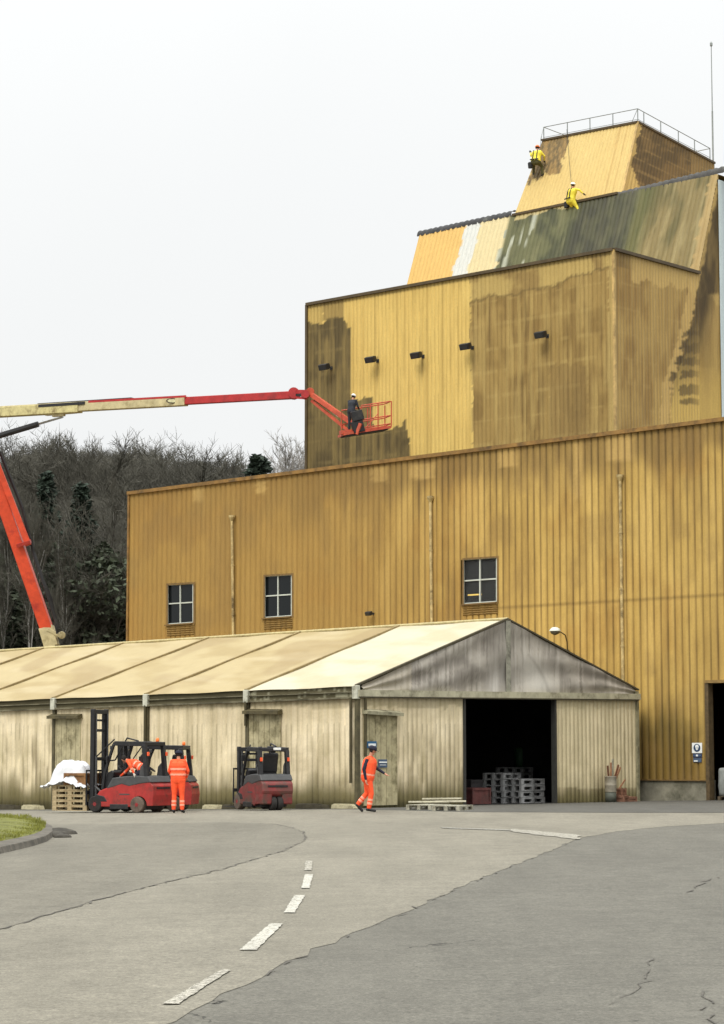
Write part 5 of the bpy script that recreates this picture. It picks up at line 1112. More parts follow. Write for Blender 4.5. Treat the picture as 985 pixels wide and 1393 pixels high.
    sw = MB(); c = Vector((xf - .62, 0, 1.24)); ax = Vector((-.55, 0, .83)); e1 = ax.orthogonal().normalized(); e2 = ax.cross(e1).normalized(); pts = [c + (e1 * math.cos(a) + e2 * math.sin(a)) * .16 for a in [k * math.pi / 8 for k in range(17)]]; sw.path(pts, .014, 6); sw.tube(c, c - ax * .2, .02); sw.tube(pts[0], pts[8], .01); sw.build('steering_wheel', M_FBLK, t)
    # overhead guard
    og = MB(); ft_, rt = xf - .30, xr + .22
    for s_ in (-1, 1):
        y = s_ * (hw - .07)
        og.beam((ft_ + .06, y, .66), (ft_ - .02, y, 1.20), .08, .07, up=(0, 1, 0)); og.beam((ft_ - .02, y, 1.16), (ft_ - .30, y, H - .04), .08, .07, up=(0, 1, 0))
        og.beam((rt, y, .92), (rt + .10, y, H - .06), .12, .12, up=(0, 1, 0)); og.beam((ft_ - .34, y, H - .02), (rt + .04, y, H - .04), .10, .13)
    og.beam((ft_ - .30, -hw + .07, H - .02), (ft_ - .30, hw - .07, H - .02), .08, .07); og.beam((rt + .10, -hw + .07, H - .04), (rt + .10, hw - .07, H - .04), .12, .10)
    for k in range(5): xx = rt + .25 + k * (ft_ - .30 - rt - .35) / 4.6; og.beam((xx, -hw + .09, H + .0), (xx, hw - .09, H + .0), .03, .05)
    og.build('overhead_guard', M_FBLK, t, bevel=.012)
    for s_ in (-1, 1): m2 = MB(); m2.box((ft_ - .14, s_ * (hw + .0), 1.50), (.05, .12, .18)); m2.build('mirror', M_FBLK, t, bevel=.01)
    for s_ in (-1, 1): l_ = MB(); l_.box((ft_ - .22, s_ * (hw - .1), H - .14), (.09, .12, .10)); l_.build('work_light', M_GREYP, t, bevel=.015)
    if beacon: be = MB(); be.lathe([(.045, 0), (.05, .02), (.045, .09), (.02, .11)], (rt + .2, -hw + .2, H + .03), n=12); be.build('beacon', M_BEAC, t, smooth=True)
    for s_ in (-1, 1): tl = MB(); tl.box((rt - .03, s_ * (hw - .07), H - .32), (.05, .07, .11)); tl.build('tail_light', mat('tail_light_orange', (.75, .10, .03), .3), t, bevel=.01)
    for s_ in (-1, 1): wheel(t, xf - .02, s_ * (hw - .10), .235, .22, M_TYREB if tyre is M_TYRE and not tw else tyre, M_HUB)
    if tw:
        for s_ in (-1, 1): wheel(t, xr + .16, s_ * .10, rear_r, .16, M_TYREB, M_FBLK)
    else:
        for s_ in (-1, 1): wheel(t, -.47, s_ * (hw - .075), rear_r + .02, .20, tyre, M_HUB)
    # mast
    mx = xf + .22; mm = MB()
    for s_ in (-1, 1): mm.box((mx, s_ * .34, mastH / 2 + .06), (.13, .085, mastH - .06))
    mm.box((mx, 0, mastH - .05), (.12, .78, .12)); mm.box((mx, 0, mastH * .80), (.05, .68, .08)); mm.box((mx - .05, 0, mastH * .52), (.05, .68, .10)); mm.box((mx, 0, .30), (.06, .68, .14)); mo = mm.build('mast', M_FBLK, t, bevel=.01)
    im = MB()
    for s_ in (-1, 1): im.box((mx + .02, s_ * .25, mastH / 2 + .0), (.10, .06, mastH - .2))
    im.box((mx + .02, 0, mastH * .9), (.06, .5, .06)); im.build('inner_mast', M_FBLK, mo)
    cy = MB(); 
    for s_ in (-1, 1): cy.tube((mx - .09, s_ * .29, .2), (mx - .09, s_ * .29, mastH * .55), .035, n=10); cy.tube((mx - .09, s_ * .29, mastH * .55), (mx - .09, s_ * .29, mastH - .1), .018, n=8)
    cy.build('lift_cylinder', M_GREYP, mo)
    tc_ = MB(); 
    for s_ in (-1, 1): tc_.tube((xf - .1, s_ * .30, .55), (mx - .05, s_ * .30, .75), .03, n=8)
    tc_.build('tilt_cylinder', M_GREYP, t)
    ca = MB(); cx_ = mx + .12
    ca.box((cx_, 0, .24), (.05, .95, .10)); ca.box((cx_, 0, .56), (.05, .95, .10))
    for y in (-.46, -.23, 0, .23, .46): ca.box((cx_, y, .85), (.03, .03, .66))
    ca.box((cx_, 0, 1.18), (.04, .95, .05)); ca.box((cx_, -.46, .4), (.04, .04, .3)); ca.box((cx_, .46, .4), (.04, .04, .3)); ca.build('carriage', M_FBLK, t)
    for s_ in (-1, 1): fk = MB(); fk.box((cx_ + .05, s_ * .24, .34), (.045, .11, .62)); fk.prism([(cx_ + .03, .04), (cx_ + 1.12, .055), (cx_ + 1.12, .065), (cx_ + .03, .085)], s_ * .24 - .055, s_ * .24 + .055); fk.build('fork', M_FBLK, t)
    ho = MB(); ho.path([(mx - .06, -.36, mastH * .50), (mx - .3, -.38, mastH * .50 + .02), (ft_ - .2, -.36, H + .14), (ft_ - .6, -.34, H + .05)], .022, 6); ho.path([(mx - .06, .30, mastH * .53), (ft_ - .2, .30, H + .10)], .02, 6); ho.build('hose', M_FBLK, t)
    return t
hdA = R(180 - 27)
FA = gp(196, 1105.0)
fkA = forklift('red forklift with raised black mast carrying a sheeted timber load, at the far left', (FA.x - .30, FA.y, ground_z(FA.x, FA.y)), hdA, M_FRED, L=1.95, H=1.98, mastH=2.92)
FB = gp(238, 1105.0)
fkB = forklift('second red forklift parked directly behind the loaded one, only its right end showing', (FB.x - .52, FB.y + 1.75, ground_z(FB.x, FB.y + 1.75)), R(180 - 8), M_FRED, L=1.95, H=1.88, mastH=2.0, beacon=True)
FC = gp(363, 1102.5)
fkC = forklift('small scuffed red forklift seen from behind, parked alone in the middle of the tent wall', (FC.x - .08, FC.y + .55, ground_z(FC.x, FC.y)), R(90 + 27), M_FRED2, L=1.75, W_=1.0, H=1.78, mastH=1.80, tw=True, tyre=M_TYRE, tail=True, beacon=False)
wl_ = MB(); wl_.box((-.66, -.08, 1.76), (.06, .22, .07)); wl_.build('roof_lamp', mat('pale_lamp', (.7, .7, .66), .3), fkC, bevel=.01)
# load on the forks
dirA = Vector((math.cos(hdA), math.sin(hdA), 0)); LD = Vector(fkA.location) + dirA * (1.95 / 2 + .22 + .12 + .62)
for i in range(5):
    pallet(LD + Vector((0, 0, .03 + i * .148)), hdA + R(90) * 0, f'{ordn[i]} wooden pallet of the load on the forklift forks' if i else 'bottom wooden pallet of the load on the forklift forks', 'pallets carried by the forklift', M_WOOD)
box_thing('crate', LD - dirA * .18 + Vector((0, 0, .03 + 5 * .148)), (.7, .78, .34), hdA, mat('brown_crate', W(150, 104, 60), .85, var=.3, scale=6, dirt=W(96, 62, 36)), 'brown timber crate on top of the pallets on the forks', 'crate')
sb = bmesh.new(); bmesh.ops.create_grid(sb, x_segments=44, y_segments=34, size=1)
for v in sb.verts:
    x, y = v.co.x, v.co.y; n1 = float(fbm(np.array([x * 2.6 + 20]), np.array([y * 2.6 + 20]), 5)[0] - .5); n2 = float(fbm(np.array([x * 7 + 3]), np.array([y * 7 + 9]), 8)[0] - .5)
    rd_ = (abs(x) ** 3 + abs(y) ** 3) ** (1 / 3.0); th = math.atan2(y, x); ex = 1 + .22 * math.sin(3 * th + 1) + .16 * math.sin(7 * th)
    top = 1.22 + .22 * (1 - min(1, rd_) ** 2) + .30 * n1 + .12 * n2 - .10 * max(0, -x)
    drop = max(0, rd_ * (1 + .12 * ex) - .60); top -= min(drop * 1.7, .40 + .5 * n1 + .12 * max(0, x))
    v.co = Vector((x * .80 * (1 - .10 * drop) + .05 * n2 + (.10 if x > .5 else 0), y * .58 * (1 - .12 * drop) + .08 * n1, top))
me = bpy.data.meshes.new('plastic_sheet'); sb.to_mesh(me); sb.free(); me.materials.append(mat('white_sheeting', (.58, .59, .60), .45, var=.06, scale=5, bump=.6))
for p in me.polygons: p.use_smooth = True
so_ = bpy.data.objects.new('plastic_sheet', me); link(so_); so_.location = LD + dirA * .12 + Vector((0, 0, .0)); so_.rotation_euler = (0, 0, hdA); md = so_.modifiers.new('t', 'SOLIDIFY'); md.thickness = .012; tag(so_, 'crumpled white plastic sheet draped over the load on the forks', 'sheet')
# person leaning into the loaded forklift
lean = pose(pelvis=(-.30, 0, 1.0), chest=(.02, 0, 1.16), neck=(.20, 0, 1.21), head=(.34, 0, 1.27), shL=(.12, .17, 1.22), shR=(.12, -.18, 1.20), elR=(.36, -.22, .98), wrR=(.60, -.22, .80), elL=(-.05, .30, 1.08), wrL=(-.12, .26, .90), face=(.8, 0, -.4),
            hipL=(-.32, .09, .95), hipR=(-.32, -.09, .95), knL=(.04, .10, .70), knR=(.02, -.12, .70), anL=(-.05, .10, .34), anR=(-.10, -.16, .34), toL=(.10, .10, .31), toR=(.05, -.18, .31))
pA = Vector(fkA.location) - dirA * .22
ndir = Vector((dirA.y, -dirA.x, 0));  ndir = ndir if ndir.y < 0 else -ndir
person('person', 'person in orange hi-vis leaning forward in the cab of the loaded forklift', pA + ndir * .30 + Vector((0, 0, .24)), hdA - R(0), lean, dict(top=HIVIS, legs=NAVY, bands=True, hand=PALEG), 1.0, girth=1.0)

# ------------------------------------------------------------------ boom lift
M_CREAM = mat('cream_boom_paint', W(206, 186, 140), .5, var=.2, scale=3, dirt=W(150, 130, 84), dirtamt=.5)
M_JIB = mat('faded_orange_jib', (.46, .075, .035), .5, var=.25, scale=4, dirt=(.25, .06, .03), dirtamt=.4)
M_ORED = mat('orange_red_boom', (.60, .065, .022), .42, var=.2, scale=3, dirt=(.35, .03, .02), dirtamt=.35); M_DRED = mat('red_boom', (.36, .022, .022), .42, var=.2, scale=3, dirt=(.22, .02, .02), dirtamt=.4)
BY = 101.0
base = at(71, 880, BY); gzb = ground_z(base.x, base.y)
lift = empty('boom_lift', (base.x + .4, base.y, gzb), 'red and cream articulated boom lift reaching over the hall roof towards the tower', 'boom lift')
def U3(px, py, Y): return at(px, py, Y)
k1 = U3(-48, 562, 99.5); tip = U3(408, 537, 91.4)
lb_ = MB(); lo0 = U3(66, 862, BY - .1); lo1 = U3(-44, 545, 99.6)
d = (lo0 - lo1)
lb_.beam(lo0, lo1, .53, .53, up=(1, 0, 0)); lb_.build('lower_boom', M_ORED, lift, world=True, bevel=.03)
lb_ = MB(); lb_.beam(U3(71, 880, BY), U3(63, 853, BY), .80, .62, up=(1, 0, 0)); lb_.tube(U3(84, 864, BY - .3), U3(84, 864, BY + .3), .17, n=12) ; lb_.beam(U3(64, 856, BY - .4), U3(84, 866, BY - .4), .16, .05, up=(0, 1, 0)); lb_.beam(U3(66, 880, BY), U3(69, 900, BY), .9, .7, up=(1, 0, 0)); lb_.build('boom_foot', M_CREAM, lift, world=True, bevel=.03)
lb_ = MB(); a_, b_ = U3(34, 741, 100.2), U3(25, 714, 100); lb_.beam(a_, a_.lerp(b_, .16), .60, .62, up=(1, 0, 0)); lb_.build('boom_collar', mat('boom_collar', (.33, .03, .02), .5), lift, world=True)
lb_ = MB(); lb_.beam(U3(39, 742, BY - .9), U3(-30, 565, 99.6), .22, .26, up=(1, 0, 0)); lb_.build('upper_link', M_ORED, lift, world=True, bevel=.02)
lb_ = MB(); lb_.path([U3(80, 855, BY - .7), U3(62, 800, BY - .8), U3(46, 752, BY - .7), U3(30, 690, BY - .8), U3(0, 615, BY - .9)], .085, 6); lb_.path([U3(78, 862, BY - .6), U3(70, 815, BY - .6), U3(48, 762, BY - .7)], .06, 6); lb_.build('hose', M_FBLK, lift, world=True)
# main boom: cream outer, red inner
def on(f, up_=0): p = k1.lerp(tip, f); return p + Vector((0, 0, up_))
fx = lambda px: (px + 48) / 456.0
lb_ = MB(); lb_.beam(on(-.02), on(fx(262)), .34, .40); lb_.build('main_boom', M_CREAM, lift, world=True, bevel=.02)
lb_ = MB(); lb_.beam(on(fx(-30), -.06), on(fx(118), -.04), .40, .42); lb_.build('boom_sleeve', mat('cream_sleeve', W(216, 198, 138), .5, var=.2, dirt=W(140, 118, 74)), lift, world=True, bevel=.02)
lb_ = MB(); lb_.beam(on(fx(60), .20) - Vector((0, .0, 0)), on(fx(190), .23), .24, .07); lb_.beam(on(fx(60), .10) - Vector((0, .22, 0)), on(fx(125), .12) - Vector((0, .22, 0)), .04, .12); lb_.build('dark_track', M_FBLK, lift, world=True)
lb_ = MB(); lb_.beam(on(fx(130), .17) - Vector((0, .185, 0)), on(fx(262), .17) - Vector((0, .185, 0)), .02, .09); lb_.build('red_stripe', M_DRED, lift, world=True)
lb_ = MB()
for i in range(9): f0 = fx(143 + i * 5.0); lb_.beam(on(f0, .02) - Vector((0, .178, 0)), on(f0 + .006, .02) - Vector((0, .178, 0)), .015, .12)
lb_.build('lettering', mat('faded_brown_lettering', W(120, 86, 60), .6), lift, world=True)
em_ = MB(); ce = on(fx(244), -.0) - Vector((0, .18, 0)); ce = ce - Vector((0, .06, 0)); rr = [ce + Vector((.26 * math.cos(t), 0, .11 * math.sin(t))) for t in [2 * math.pi * i / 20 for i in range(20)]]; em_.loft([rr, [v + Vector((0, -.012, 0)) for v in rr]]); em_.build('oval_badge', mat('badge_dark', W(70, 56, 40), .4), lift, world=True)
em_ = MB(); rr = [ce + Vector((.20 * math.cos(t), -.013, .07 * math.sin(t))) for t in [2 * math.pi * i / 20 for i in range(20)]]; em_.loft([rr, [v + Vector((0, -.01, 0)) for v in rr]]); em_.build('oval_badge_face', mat('badge_face', W(214, 204, 160), .4), lift, world=True)
lb_ = MB(); lb_.beam(on(fx(259)), on(fx(400)), .26, .31); lb_.build('inner_boom', M_DRED, lift, world=True, bevel=.02)
lb_ = MB(); q = on(fx(402)); lb_.tube(q + Vector((-.05, -.2, .06)), q + Vector((-.05, .2, .06)), .23, n=14); j0 = U3(412, 537, 91.0); lb_.tube(j0 + Vector((.1, -.22, 0)), j0 + Vector((.1, .22, 0)), .17, n=12); lb_.beam(q + Vector((0, -.12, .12)), j0 + Vector((.12, -.12, .1)), .06, .16); lb_.beam(q + Vector((0, -.12, -.12)), j0 + Vector((.12, -.12, -.16)), .06, .10); lb_.build('knuckle', M_DRED, lift, world=True)
lb_ = MB(); lb_.beam(on(fx(400), -.02), j0, .12, .10); lb_.build('knuckle_pin', M_FBLK, lift, world=True)
cyb = MB(); cyb.tube(U3(-45, 606, 99), U3(52, 577, 98), .13, n=10); cyb.build('boom_cylinder', M_FBLK, lift, world=True)
cyb = MB(); cyb.tube(U3(52, 577, 98), U3(86, 567, 97.5), .05, n=8); cyb.build('cylinder_rod', M_CHR, lift, world=True)
lb_ = MB(); a_ = on(fx(84), -.15); lb_.prism if False else None
lb_.beam(on(fx(70), -.24), on(fx(112), -.20), .18, .14); lb_.beam(on(fx(80), -.3), on(fx(96), -.28), .16, .16); lb_.build('cylinder_lug', M_CREAM, lift, world=True)
# jib
jy0, jy1 = 91.0, 89.8
lb_ = MB(); lb_.beam(U3(420, 534, jy0), U3(481, 577, jy1), .17, .19); lb_.tube(U3(422, 533, jy0 - .18), U3(422, 533, jy0 + .18), .17, n=12); lb_.build('jib', M_JIB, lift, world=True, bevel=.01)
lb_ = MB(); lb_.beam(U3(424, 545, jy0), U3(479, 590, jy1), .10, .11); lb_.build('jib_link', M_JIB, lift, world=True)
lb_ = MB(); lb_.tube(U3(428, 543, jy0 - .15), U3(450, 558, jy0 - .4), .06, n=8); lb_.build('jib_cylinder', M_FBLK, lift, world=True)
lb_ = MB(); lb_.tube(U3(443, 552, jy0 - .3), U3(460, 566, jy0 - .45), .045, n=8); lb_.build('jib_rod', mat('white_rod', (.75, .75, .72), .4), lift, world=True)
# basket
bk = MB(); BYc = 89.4
cL = U3(470, 590, 89.3); cR_ = U3(532, 577, 89.9)
bx = (cR_ - cL); bx.z = 0; bl_ = 1.98; bx.normalize(); by = Vector((-bx.y, bx.x, 0)); tl_ = R(-0); fl0 = U3(468, 590, 89.2)
rise = .19
def Bk(a, b, c_): return fl0 + bx * a + by * b + Vector((0, 0, c_ + a * rise))
bk.add([Bk(0, 0, -.06), Bk(bl_, 0, -.06), Bk(bl_, .8, -.06), Bk(0, .8, -.06), Bk(0, 0, .04), Bk(bl_, 0, .04), Bk(bl_, .8, .04), Bk(0, .8, .04)], [(0, 1, 2, 3), (4, 5, 6, 7), (0, 1, 5, 4), (1, 2, 6, 5), (2, 3, 7, 6), (3, 0, 4, 7)]); bk.build('basket_floor', M_JIB, lift, world=True)
bu = MB(); bu.add([Bk(.1, .06, -.065), Bk(bl_ - .1, .06, -.065), Bk(bl_ - .1, .74, -.065), Bk(.1, .74, -.065), Bk(.1, .06, -.10), Bk(bl_ - .1, .06, -.10), Bk(bl_ - .1, .74, -.10), Bk(.1, .74, -.10)], [(0, 1, 2, 3), (4, 5, 6, 7), (0, 1, 5, 4), (1, 2, 6, 5), (2, 3, 7, 6), (3, 0, 4, 7)]); bu.build('basket_underside', M_FBLK, lift, world=True)
br_ = MB(); hh = 1.02
for (a, b) in ((.72, 0), (1.1, 0), (1.42, 0), (bl_, 0), (bl_, .8), (1.25, .8), (.72, .8), (.15, .8)): br_.tube(Bk(a, b, 0), Bk(a, b, hh - (.06 if b else 0)), .024, n=6)
for z in (.12, .45, hh):
    br_.path([Bk(.72, 0, z), Bk(bl_ - .1, 0, z), Bk(bl_, .1, z), Bk(bl_, .7, z), Bk(bl_ - .1, .8, z), Bk(.15, .8, z)], .024, 6)
br_.path([Bk(.9, 0, .1), Bk(1.42, 0, .6)], .018, 6); br_.build('basket_rails', M_JIB, lift, world=True)
cb = MB(); cb.beam(Bk(.32, .0, .62), Bk(.78, .0, .66), .16, .40); cb.beam(Bk(.36, .05, .18), Bk(.82, .05, .22), .2, .46); cb.build('control_box', M_FBLK, lift, world=True, bevel=.02)
cb = MB(); cb.beam(Bk(.52, .0, -.1), Bk(.66, -.1, .3), .12, .12); cb.beam(Bk(-.1, .2, .08), Bk(.4, .2, .05), .22, .16); cb.build('basket_mount', M_JIB, lift, world=True)
# chassis behind the tent
chm = MB(); chm.box((0, 0, .9), (2.2, 4.2, .7)); chm.box((0, .2, 1.6), (2.3, 3.2, .9)); chm.build('chassis', M_CREAM, lift, bevel=.05)
for x in (-1.25, 1.25):
    for y in (-1.5, 1.5): wh_ = MB(); wh_.lathe([(.3, -.2), (.55, -.2), (.6, -.12), (.6, .12), (.55, .2), (.3, .2), (.05, .12)], (x, y, .6), axis='X', n=20); wh_.build('wheel', M_TYREB, lift)
cp_ = MB(); top_ = base - Vector(lift.location); cp_.beam((0, 0, 1.9), (top_.x, top_.y, top_.z - .4), .9, .9, up=(0, 1, 0)); cp_.build('turret', M_CREAM, lift, bevel=.03)
# person in the basket
pb_ = Bk(.44, .42, .05)
person('person', 'person in dark work clothes and white helmet standing at the controls in the lift basket', pb_, math.atan2(bx.y, bx.x) + R(35),
       pose(chest=(.06, 0, 1.28), neck=(.10, 0, 1.45), head=(.16, 0, 1.60), shL=(.08, .19, 1.40), shR=(.08, -.19, 1.40), elL=(.16, .25, 1.14), elR=(.16, -.25, 1.14), wrL=(.38, .14, 1.06), wrR=(.38, -.14, 1.06)), dict(top=DBLUE, legs=DBLUE, hand=GLOVE), .90, cap=(HELM, 'helmet'), girth=1.15)
# rope workers on the tower
def climber(px, py, surf, nrm, label, flip, tiltz, J, legs, hc):
    P = surf(px, py, .22)
    root = person('person', label, P, 0, J, dict(top=YEL, legs=legs, hand=GLOVE), .96, cap=hc, girth=1.5)
    bg_ = MB(); pv = Vector(J['pelvis']); bg_.lathe([(.02, -.16), (.10, -.15), (.12, .08), (.09, .12), (.02, .12)], pv + Vector((-.06, .24, -.18)), n=10); bg_.build('tool_bag', BOOT, root)
    hn = MB(); cz = Vector(J['chest'])
    for sg in (-1, 1): hn.path([pv + Vector((-.16, .10 * sg, .04)), cz + Vector((-.19, .09 * sg, .0)), cz + Vector((-.10, .10 * sg, .16)), cz + Vector((.08, .10 * sg, .12))], .022, 6)
    hn.path([pv + Vector((-.19, -.2, .03)), pv + Vector((-.21, 0, .03)), pv + Vector((-.19, .2, .03))], .028, 6); hn.build('harness', NAVY, root)
    fz = math.atan2(-nrm.y, -nrm.x); root.rotation_euler = (0, 0, fz + tiltz); return root
crouch = pose(pelvis=(-.18, 0, .62), chest=(-.06, 0, .96), neck=(.0, 0, 1.12), head=(.04, 0, 1.27), shL=(-.04, .18, 1.06), shR=(-.04, -.18, 1.06), elL=(.10, .34, .96), wrL=(.22, .42, 1.12), elR=(.08, -.32, .86), wrR=(.24, -.25, .72),
              hipL=(-.18, .09, .58), hipR=(-.18, -.09, .58), knL=(.10, .22, .50), knR=(.08, -.20, .40), anL=(.10, .22, .12), anR=(.10, -.20, .02), toL=(.20, .25, .16), toR=(.20, -.23, .06))
reach = pose(pelvis=(-.12, .02, .74), chest=(-.05, 0, 1.08), neck=(-.02, 0, 1.25), head=(.0, 0, 1.40), shL=(-.02, .18, 1.18), shR=(-.02, -.18, 1.18), elL=(.10, .26, .98), wrL=(.20, .18, .84), elR=(.08, -.36, 1.12), wrR=(.20, -.44, .98),
             hipL=(-.12, .11, .70), hipR=(-.12, -.07, .70), knL=(.04, .10, .42), knR=(.04, -.20, .40), anL=(.12, .02, .12), anR=(.10, -.38, .14), toL=(.20, .03, .16), toR=(.20, -.42, .18))
climber(731, 238, ph, nsl, 'rope worker in yellow suit crouching at the upper left edge of the penthouse', 0, .25, crouch, OLIVE, (mat('orange_helmet', (.75, .16, .03), .4), 'helmet'))
climber(780, 294, ph, nsl, 'rope worker in yellow suit with pale helmet hanging at the foot of the penthouse', 0, -.3, reach, YEL, (HELM, 'helmet'))
M_ROPE = mat('dark_rope', (.03, .03, .03), .8)
for (x0, y0, x1, y1, lb) in ((737, 183, 733, 222, 'dark safety rope from the railing to the left rope worker'), (771, 176, 779, 268, 'dark safety rope from the railing down to the lower rope worker')):
    rp = MB(); a_, b_ = ph(x0, y0, .06), ph(x1, y1, .30); rp.path([a_, a_.lerp(b_, .5) + nsl * .02, b_], .009, 5); tag(rp.build('rope', M_ROPE), lb, 'rope')

# ------------------------------------------------------------------ wooded hill
def hill_z(x, y): return -.6 + max(0, y - 118) * .155 + 1.2 * math.sin(x * .05 + y * .03) * min(1, max(0, (y - 118) / 30)) - max(0, y - 215) * .12
hx = list(range(-220, 261, 12)); hy = list(range(112, 420, 10)); hm = MB()
hm.add([(x, y, hill_z(x, y) - (1.2 if y == 112 else 0) - .02 * max(0, abs(x + 30) - 90)) for y in hy for x in hx], [(j * len(hx) + i, j * len(hx) + i + 1, (j + 1) * len(hx) + i + 1, (j + 1) * len(hx) + i) for j in range(len(hy) - 1) for i in range(len(hx) - 1)])
ho = hm.build('hill', mat('leaf_litter', (.035, .032, .022), .95, var=.4, scale=.4), smooth=True); tag(ho, kind='structure')
M_BARK = mat('grey_bark', (.085, .075, .062), .9, var=.35, scale=3); M_TWIG = mat('brown_twig', (.088, .083, .064), .9, var=.3, scale=1); M_LEAF = mat('dark_ivy', (.050, .062, .036), .8, var=.5, scale=.5); M_NEED = mat('dark_needles', (.022, .035, .022), .8, var=.4, scale=.8); M_BIRCH = mat('birch_bark', (.34, .33, .30), .8, var=.3, scale=2)
def prism3(V, Fq, a, b, ra, rb, r):
    d = b - a; n = np.linalg.norm(d); 
    if n < 1e-6: return
    d = d / n; t = np.cross(d, [0.31, .77, .55]); t /= np.linalg.norm(t); u = np.cross(d, t); k = len(V)
    for p, q in ((a, ra), (b, rb)):
        for i in range(3): an = 2.094 * i; V.append(p + (t * math.cos(an) + u * math.sin(an)) * q)
    for i in range(3): Fq.append((k + i, k + (i + 1) % 3, k + 3 + (i + 1) % 3, k + 3 + i))
def bare(seed, H=13, spread=.5, dens=1.0, twigr=.012):
    r = random.Random(seed); TV, TF, BV, BF = [], [], [], []
    P = [np.array([0, 0, 0.0])]; n = 7
    for i in range(1, n + 1): P.append(np.array([r.gauss(0, .12) * i ** .5, r.gauss(0, .12) * i ** .5, H * .82 * i / n]))
    for i in range(n): prism3(TV, TF, P[i], P[i + 1], .20 * (1 - i / (n + .5)), .20 * (1 - (i + 1) / (n + .5)), r)
    def grow(p, d, L, rad, lvl):
        segs = 3 if lvl < 2 else 2; q = p
        for s_ in range(segs):
            d = d + np.array([r.gauss(0, .18), r.gauss(0, .18), r.gauss(.06, .10)]); d /= np.linalg.norm(d); e = q + d * L / segs
            prism3(*( (TV, TF) if lvl == 0 else (BV, BF)), q, e, rad * (1 - s_ / segs * .6), rad * (1 - (s_ + 1) / segs * .6), r)
            if lvl < 3:
                for _ in range(int((3, 3, 3)[lvl] * dens + r.random())):
                    dd = d + np.array([r.gauss(0, .62), r.gauss(0, .62), r.gauss(.18, .35)]); dd /= np.linalg.norm(dd); grow(q + (e - q) * r.random(), dd, L * r.uniform(.38, .62), max(twigr, rad * .45), lvl + 1)
            q = e
    for i in range(13):
        f = r.uniform(.25, .99); z = f * n; k = min(n - 1, int(z)); p = P[k] + (P[k + 1] - P[k]) * (z - k); a = r.uniform(0, 6.28)
        up = .5 + .9 * f; d = np.array([math.cos(a) * spread * 1.6, math.sin(a) * spread * 1.6, up]); d /= np.linalg.norm(d); grow(p, d, H * r.uniform(.2, .34) * (1.15 - .45 * f), .07 * (1.2 - f * .6), 0)
    return np.array(TV), np.array(TF), np.array(BV), np.array(BF)
def conifer(seed, H=12.0, R0=2.5, lv=30):
    r = np.random.default_rng(seed); C = []; D = []
    for k in range(lv):
        f = .10 + .88 * k / (lv - 1) ; nb = r.integers(6, 10); a0 = r.uniform(0, 6.28); Lr = R0 * (1.04 - f) ** .8
        for b in range(nb):
            a = a0 + 6.28 * b / nb + r.normal(0, .25); L = Lr * r.uniform(.55, 1.12); n = int(34 + 30 * L)
            t = r.uniform(.08, 1, n); z = f * H + r.normal(0, .10) - t * L * .28 + t * t * L * .22
            wd = .26 * L * (1 - t) + .10; x = t * L; y = r.normal(0, 1, n) * wd * .6
            C.append(np.stack([x * math.cos(a) - y * math.sin(a), x * math.sin(a) + y * math.cos(a), z + r.normal(0, .07, n)], 1)); D.append(np.tile([math.cos(a), math.sin(a), -.1], (n, 1)) + r.normal(0, .45, (n, 3)))
    C = np.concatenate(C); D = np.concatenate(D); D /= np.linalg.norm(D, axis=1)[:, None]; m = len(C); E = np.cross(D, r.normal(size=(m, 3))); E /= np.linalg.norm(E, axis=1)[:, None]; s_ = .15 * r.uniform(.6, 1.3, m)[:, None]
    return np.stack([C - D * s_, C + E * s_ * .4, C + D * s_, C - E * s_ * .4], 1).reshape(-1, 3), np.arange(m * 4).reshape(-1, 4)
def leaves(seed, H, prof, n, size, conifer=False):
    r = np.random.default_rng(seed); V = []; 
    z = r.uniform(.12 if conifer else .15, 1, n); a = r.uniform(0, 6.28, n)
    rad = prof(z) * H * (r.uniform(0, 1, n) ** .5)
    if conifer: lay = np.floor(z * 13 + .35 * np.sin(a * 2)) / 13; z = lay + (z - lay) * .35 - rad / H * .22; rad = rad * (.75 + .4 * vnoise(a * 2.0, lay * 40, seed))
    c = np.stack([rad * np.cos(a), rad * np.sin(a), z * H], 1)
    kcl = vnoise(c[:, 0] * .9 + 50, c[:, 2] * .9 + c[:, 1] * .7 + 50, seed); keep = kcl > (.30 if not conifer else .12); c = c[keep]; m = len(c)
    d1 = r.normal(size=(m, 3)); d1 /= np.linalg.norm(d1, axis=1)[:, None]; d2 = np.cross(d1, r.normal(size=(m, 3))); d2 /= np.linalg.norm(d2, axis=1)[:, None]
    if conifer: d1[:, 0] = np.cos(a[keep]); d1[:, 1] = np.sin(a[keep]); d1[:, 2] = -.25
    s_ = size * r.uniform(.5, 1.3, m)[:, None]; V = np.stack([c - d1 * s_, c + d2 * s_ * .45, c + d1 * s_, c - d2 * s_ * .45], 1).reshape(-1, 3)
    return V, np.arange(m * 4).reshape(-1, 4)
decid = [bare(s_, H=12.5, spread=.55) for s_ in (1, 2, 3)]; slim = [bare(s_, H=12.5, spread=.32, dens=.9) for s_ in (5, 6)]
ivyp = lambda z: np.where(z < .8, .15 + .05 * np.sin(z * 9), .20 * (1 - z) / .2) ; conp = lambda z: .23 * (1.03 - z) ** .85
ivy = [leaves(s_, 11, ivyp, 6500, .15) for s_ in (11, 12, 13)]; con = [conifer(s_) for s_ in (21, 22)]
puffp = lambda z: .26 * np.sqrt(np.clip(1 - ((z - .60) / .42) ** 2, 0, 1))
